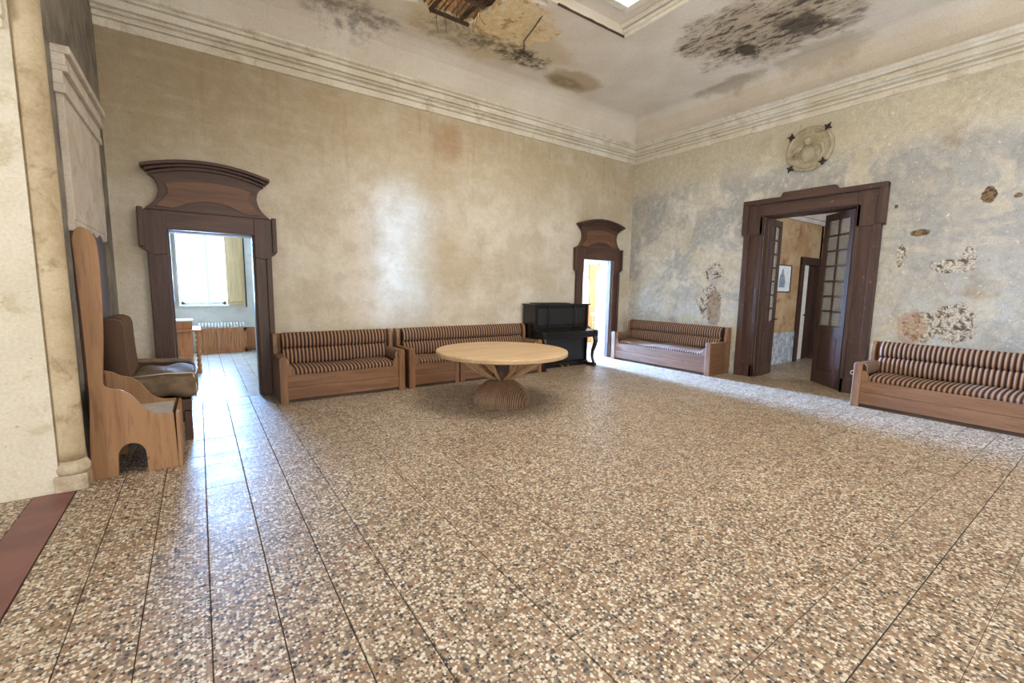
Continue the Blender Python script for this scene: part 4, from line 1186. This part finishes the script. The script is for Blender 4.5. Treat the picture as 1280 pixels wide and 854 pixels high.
for x in (PX0-0.01, PX1-0.075):
    m = MB(); m.prism([(yf-0.28, 0.645), (yf+0.04, 0.645), (yf+0.04, 0.80), (yf-0.02, 0.77), (yf-0.10, 0.725), (yf-0.25, 0.715), (yf-0.28, 0.69)], YZ(x), 0, 0.085)
    m.build('cheek', 'piano', pi_, bevel=0.006)
m = MB(); m.prism([(yf-0.255, 0.685), (yf+0.03, 0.73), (yf+0.03, 0.77), (yf-0.02, 0.755), (yf-0.25, 0.703)], YZ(PX0+0.08), 0, PX1-PX0-0.16); m.build('fallboard', 'piano', pi_, bevel=0.004)
for x in (PX0+0.045, PX1-0.045):
    cab = smoothpts([(yf-0.245, 0.585), (yf-0.265, 0.50), (yf-0.235, 0.40), (yf-0.19, 0.28), (yf-0.185, 0.18), (yf-0.215, 0.10), (yf-0.235, 0.06)], 5)
    rad_ = [0.052-0.026*min(1, k/(len(cab)*0.75)) for k in range(len(cab))]
    m = MB(); m.tube([(x, y, z) for y, z in cab], rad_, 10); lg = m.build('leg', 'piano', pi_, smooth=True)
    pb('toe_block', (x-0.04, yf-0.27, 0.0), (x+0.04, yf+0.03, 0.065), 'piano', 0.008)
for x in (-2.42, -2.27):
    m = MB(); m.tube([(x, yf-0.02, 0.055), (x, yf-0.10, 0.045), (x, yf-0.13, 0.04)], [0.008, 0.012, 0.016], 8); m.build('pedal', 'brass', pi_, smooth=True)
m = MB(); m.lathe([(0.012, 0), (0.014, 0.02), (0.008, 0.05), (0.011, 0.07), (0.0, 0.08)], (PX1-0.05, yf-0.22, 0.715), 12)
tag(m.build('candle_stub', 'ivory', org=(PX1-0.05, yf-0.22, 0.715)), 'short ivory candle stub standing on the piano cheek', 'candle')

# ------------------------------------------------------------------ HALL CHAIR (tall plank sides)
hc = tag(empty('plank_hall_chair', (-8.5, -2.08, 0)), 'tall plank sided pine hall chair next to the stone column', 'chair')
out = [(-8.755, 0.0), (-8.60, 0.0), (-8.592, 0.14)]
out += [(-8.508+0.084*math.cos(PI-PI*k/10), 0.15+0.10*math.sin(PI*k/10)) for k in range(1, 10)]
out += [(-8.424, 0.14), (-8.42, 0.0), (-8.222, 0.0), (-8.236, 0.455)]
out += smoothpts([(-8.27, 0.452), (-8.34, 0.462), (-8.40, 0.50), (-8.44, 0.56), (-8.49, 0.635), (-8.55, 0.68), (-8.61, 0.70), (-8.64, 0.735), (-8.632, 0.86), (-8.615, 1.1), (-8.605, 1.33), (-8.60, 1.60), (-8.605, 1.78),
                  (-8.63, 1.85), (-8.68, 1.888), (-8.715, 1.86), (-8.733, 1.80)], 3)
out += [(-8.725, 1.3), (-8.722, 0.9), (-8.725, 0.6), (-8.745, 0.3)]
m = MB(); m.prism(out, XZ(-2.37), 0, 0.03); m.build('tall_side_panel', 'light_pine', hc, bevel=0.004)
low = [(x, z) for x, z in out if z < 0.71 and not (x < -8.7 and z > 0.5)]+[(-8.73, 0.71), (-8.745, 0.3)]
low = [p for p in out[:out.index((-8.236, 0.455))+1]]+smoothpts([(-8.27, 0.452), (-8.34, 0.462), (-8.40, 0.50), (-8.44, 0.56), (-8.49, 0.635), (-8.55, 0.68), (-8.61, 0.70), (-8.66, 0.735), (-8.71, 0.75)], 3)+[(-8.735, 0.6), (-8.745, 0.3)]
m = MB(); m.prism(low, XZ(-1.80), 0, 0.025); m.build('low_side_panel', 'light_pine', hc, bevel=0.004)
for z0, z1 in ((0.44, 0.58), (0.585, 0.73)):
    m = MB(); m.box((-8.72, -2.34, z0), (-8.70, -1.79, z1)); m.build('back_plank', 'walnut_x', hc, bevel=0.003)
m = MB(); m.box((-8.70, -2.34, 0.40), (-8.25, -1.79, 0.43)); m.build('seat', 'pale_seat', hc, bevel=0.004)
fr_ = [(-2.37, 0.0), (-2.37, 0.445), (-1.775, 0.445), (-1.775, 0.0), (-1.97, 0.0), (-1.97, 0.22), (-2.02, 0.27), (-2.10, 0.27), (-2.15, 0.22), (-2.15, 0.0)]
m = MB(); m.prism(fr_, YZ(-8.222), 0, 0.024); m.build('front_board', 'light_pine', hc, bevel=0.003)

# ------------------------------------------------------------------ ARMCHAIR with striped back
ac = tag(empty('upholstered_chair', (-8.42, -1.28, 0)), 'old upholstered chair with striped back and brown covered seat', 'chair')
m = MB()
def bk(u, v):
    # padded back slab, striped
    y = -1.62+0.66*u
    prof_ = [(-8.745, 0.42), (-8.745, 1.10), (-8.735, 1.15), (-8.70, 1.18), (-8.645, 1.182), (-8.605, 1.165), (-8.59, 1.12), (-8.585, 0.9), (-8.57, 0.65), (-8.56, 0.42)]
    k = v*(len(prof_)-1); i = min(int(k), len(prof_)-2); t = k-i
    x = prof_[i][0]*(1-t)+prof_[i+1][0]*t; z = prof_[i][1]*(1-t)+prof_[i+1][1]*t
    bul = 0.026*math.cos(2*PI*((y+1.28)/0.125-0.5)) if x > -8.7 else 0
    e = min(1, min(u, 1-u)*8)
    return (x+bul*0.6, y, z-0.02*(1-e)+bul*0.2)
m.grid(bk, 60, 27)
m.f.append(tuple(range(28))); m.f.append(tuple(60*28+k for k in range(28))[::-1])
m.build('backrest', 'stripe_dull', ac, smooth=True)
for yy in (-0.96,):
    o2 = smoothpts([(-8.16, 0.0), (-8.13, 0.30), (-8.10, 0.52), (-8.085, 0.60), (-8.12, 0.655), (-8.22, 0.665), (-8.36, 0.675), (-8.50, 0.69), (-8.70, 0.70), (-8.74, 0.66)], 3)+[(-8.74, 0.0), (-8.66, 0.0), (-8.65, 0.34), (-8.25, 0.34), (-8.23, 0.0)]
    m = MB(); m.prism(o2, XZ(yy), 0, 0.05); a_ = m.build('arm_panel', 'walnut', ac, bevel=0.006)
    m = MB()
    def ap(u, v, yy=yy):
        a = 2*PI*v; x = -8.66+0.54*u
        e = 0.7+0.3*min(1, min(u, 1-u)*10)
        return (x, yy+0.025+0.05*e*math.cos(a), 0.70-0.035*u+0.028*e*math.sin(a))
    m.grid(ap, 20, 12, wrap_v=True); m.f.append(tuple(range(12))); m.f.append(tuple(20*12+k for k in range(12))[::-1])
    m.build('arm_pad', 'brown_cloth', a_, smooth=True)
m = MB(); m.box((-8.70, -1.66, 0.28), (-8.13, -0.96, 0.40)); m.build('seat_frame', 'walnut', ac, bevel=0.005)
for lx, ly in ((-8.16, -1.63), (-8.68, -1.63)):
    m = MB(); m.box((lx-0.03, ly-0.03, 0), (lx+0.03, ly+0.03, 0.30)); m.build('leg', 'walnut', ac, bevel=0.005)
m = MB()
def cu(u, v):
    a = 2*PI*v
    # rounded box cushion, lens profile along x
    x = -8.57+0.50*u
    ex = (1-abs(2*u-1)**6)**(1/6) if 0 < u < 1 else 0.0
    c, s = math.cos(a), math.sin(a)
    k = (abs(c)**5+abs(s)**5)**(-1/5)
    sag = 0.012*math.sin(x*23+c*3)
    return (x, -1.34+0.35*c*k*(0.9+0.1*ex)*1.0, 0.525+0.02*math.sin(u*3)+(0.125*s*k*(0.55+0.45*ex))+sag*ex)
m.grid(cu, 26, 32, wrap_v=True); m.f.append(tuple(range(32))); m.f.append(tuple(26*32+k for k in range(32))[::-1])
cs = m.build('seat_cover', 'brown_cloth', ac, smooth=True)
m = MB(); m.tube([(-8.55, -1.655, 0.65), (-8.3, -1.675, 0.665), (-8.12, -1.665, 0.655), (-8.085, -1.60, 0.63), (-8.075, -1.37, 0.625), (-8.085, -1.12, 0.62)], 0.007, 6); m.build('cover_piping', 'piping', cs, smooth=True)
m = MB(); m.tube([(-8.10, -1.665, 0.64), (-8.082, -1.675, 0.52), (-8.09, -1.665, 0.42)], 0.007, 6); m.build('cover_piping', 'piping', cs, smooth=True)

# ------------------------------------------------------------------ MEDALLION
MC = (-0.0, -3.50, 3.742)
md = tag(empty('stone_medallion', MC), 'round carved stone medallion held by four iron clips above the door', 'medallion')
def disc(prof_, seg=48):
    """lathe about the wall normal (-x)"""
    m = MB(); vs, fs = [], []
    for r_, h in prof_:
        for i in range(seg):
            a = 2*PI*i/seg
            vs.append((-h, MC[1]+r_*math.cos(a), MC[2]+r_*math.sin(a)))
    for k in range(len(prof_)-1):
        for i in range(seg):
            j = (i+1) % seg
            fs.append((k*seg+i, k*seg+j, (k+1)*seg+j, (k+1)*seg+i))
    fs.append(tuple(range(seg))); fs.append(tuple((len(prof_)-1)*seg+i for i in range(seg)))
    return m.add(vs, fs)
disc([(0.335, 0.0), (0.338, 0.05), (0.325, 0.065), (0.30, 0.068), (0.285, 0.05), (0.05, 0.05)]).build('stone_disc', 'stone_relief', md, smooth=False)
def lump(name, pts, rads, par=md):
    m = MB(); m.tube([(-0.055, MC[1]+a, MC[2]+b) for a, b in pts], rads, 10)
    m.v = [(-0.055+(p[0]+0.055)*0.48, p[1], p[2]) for p in m.v]
    return m.build(name, 'stone_relief', par, smooth=True)
# note: on this wall +y lies to the left as seen from the room
m = MB(); m.lathe([(0.0, -0.06), (0.04, -0.045), (0.055, 0), (0.045, 0.045), (0.0, 0.065)], (-0.075, MC[1]+0.02, MC[2]+0.12), 16); m.build('relief_head', 'stone_relief', md, smooth=True)
lump('relief_body', [(0.02, 0.06), (0.02, -0.02), (0.0, -0.12), (-0.01, -0.2)], [0.05, 0.10, 0.11, 0.06])
lump('relief_wing', [(-0.04, 0.04), (-0.12, 0.07), (-0.19, 0.03), (-0.20, -0.08), (-0.17, -0.15)], [0.02, 0.035, 0.035, 0.03, 0.012])
lump('relief_wing', [(0.08, 0.03), (0.15, 0.04), (0.21, 0.0), (0.22, -0.08)], [0.02, 0.035, 0.035, 0.012])
lump('relief_arm', [(0.07, 0.0), (0.13, -0.07), (0.11, -0.16), (0.04, -0.19)], [0.03, 0.034, 0.028, 0.018])
for k in range(5):
    lump('relief_fold', [(-0.08+0.04*k, -0.04), (-0.085+0.042*k, -0.12), (-0.09+0.045*k, -0.19)], [0.010, 0.016, 0.008])
for (a, b, t) in ((0.26, 0.225, 0.2), (-0.245, 0.265, 0.6), (0.24, -0.265, 0.5), (-0.215, -0.235, 0.0)):
    m = MB()
    cy_, cz_ = MC[1]+a, MC[2]+b
    pts = []
    for k in range(40):
        q_ = 2*PI*k/40
        rr = 0.034+0.028*max(0, math.cos(4*(q_-t)))**1.5+0.006*math.sin(9*q_)
        pts.append((cy_+rr*math.cos(q_), cz_+rr*math.sin(q_)))
    m.prism(pts, YZ(-0.088), 0, 0.088 if False else 0.02)
    m.tube([(-0.08, cy_, cz_), (0.0, cy_, cz_)], 0.012, 8)
    m.tube([(-0.10, cy_, cz_), (-0.08, cy_, cz_)], 0.016, 8)
    m.build('iron_clip', 'iron', md, bevel=0.003)
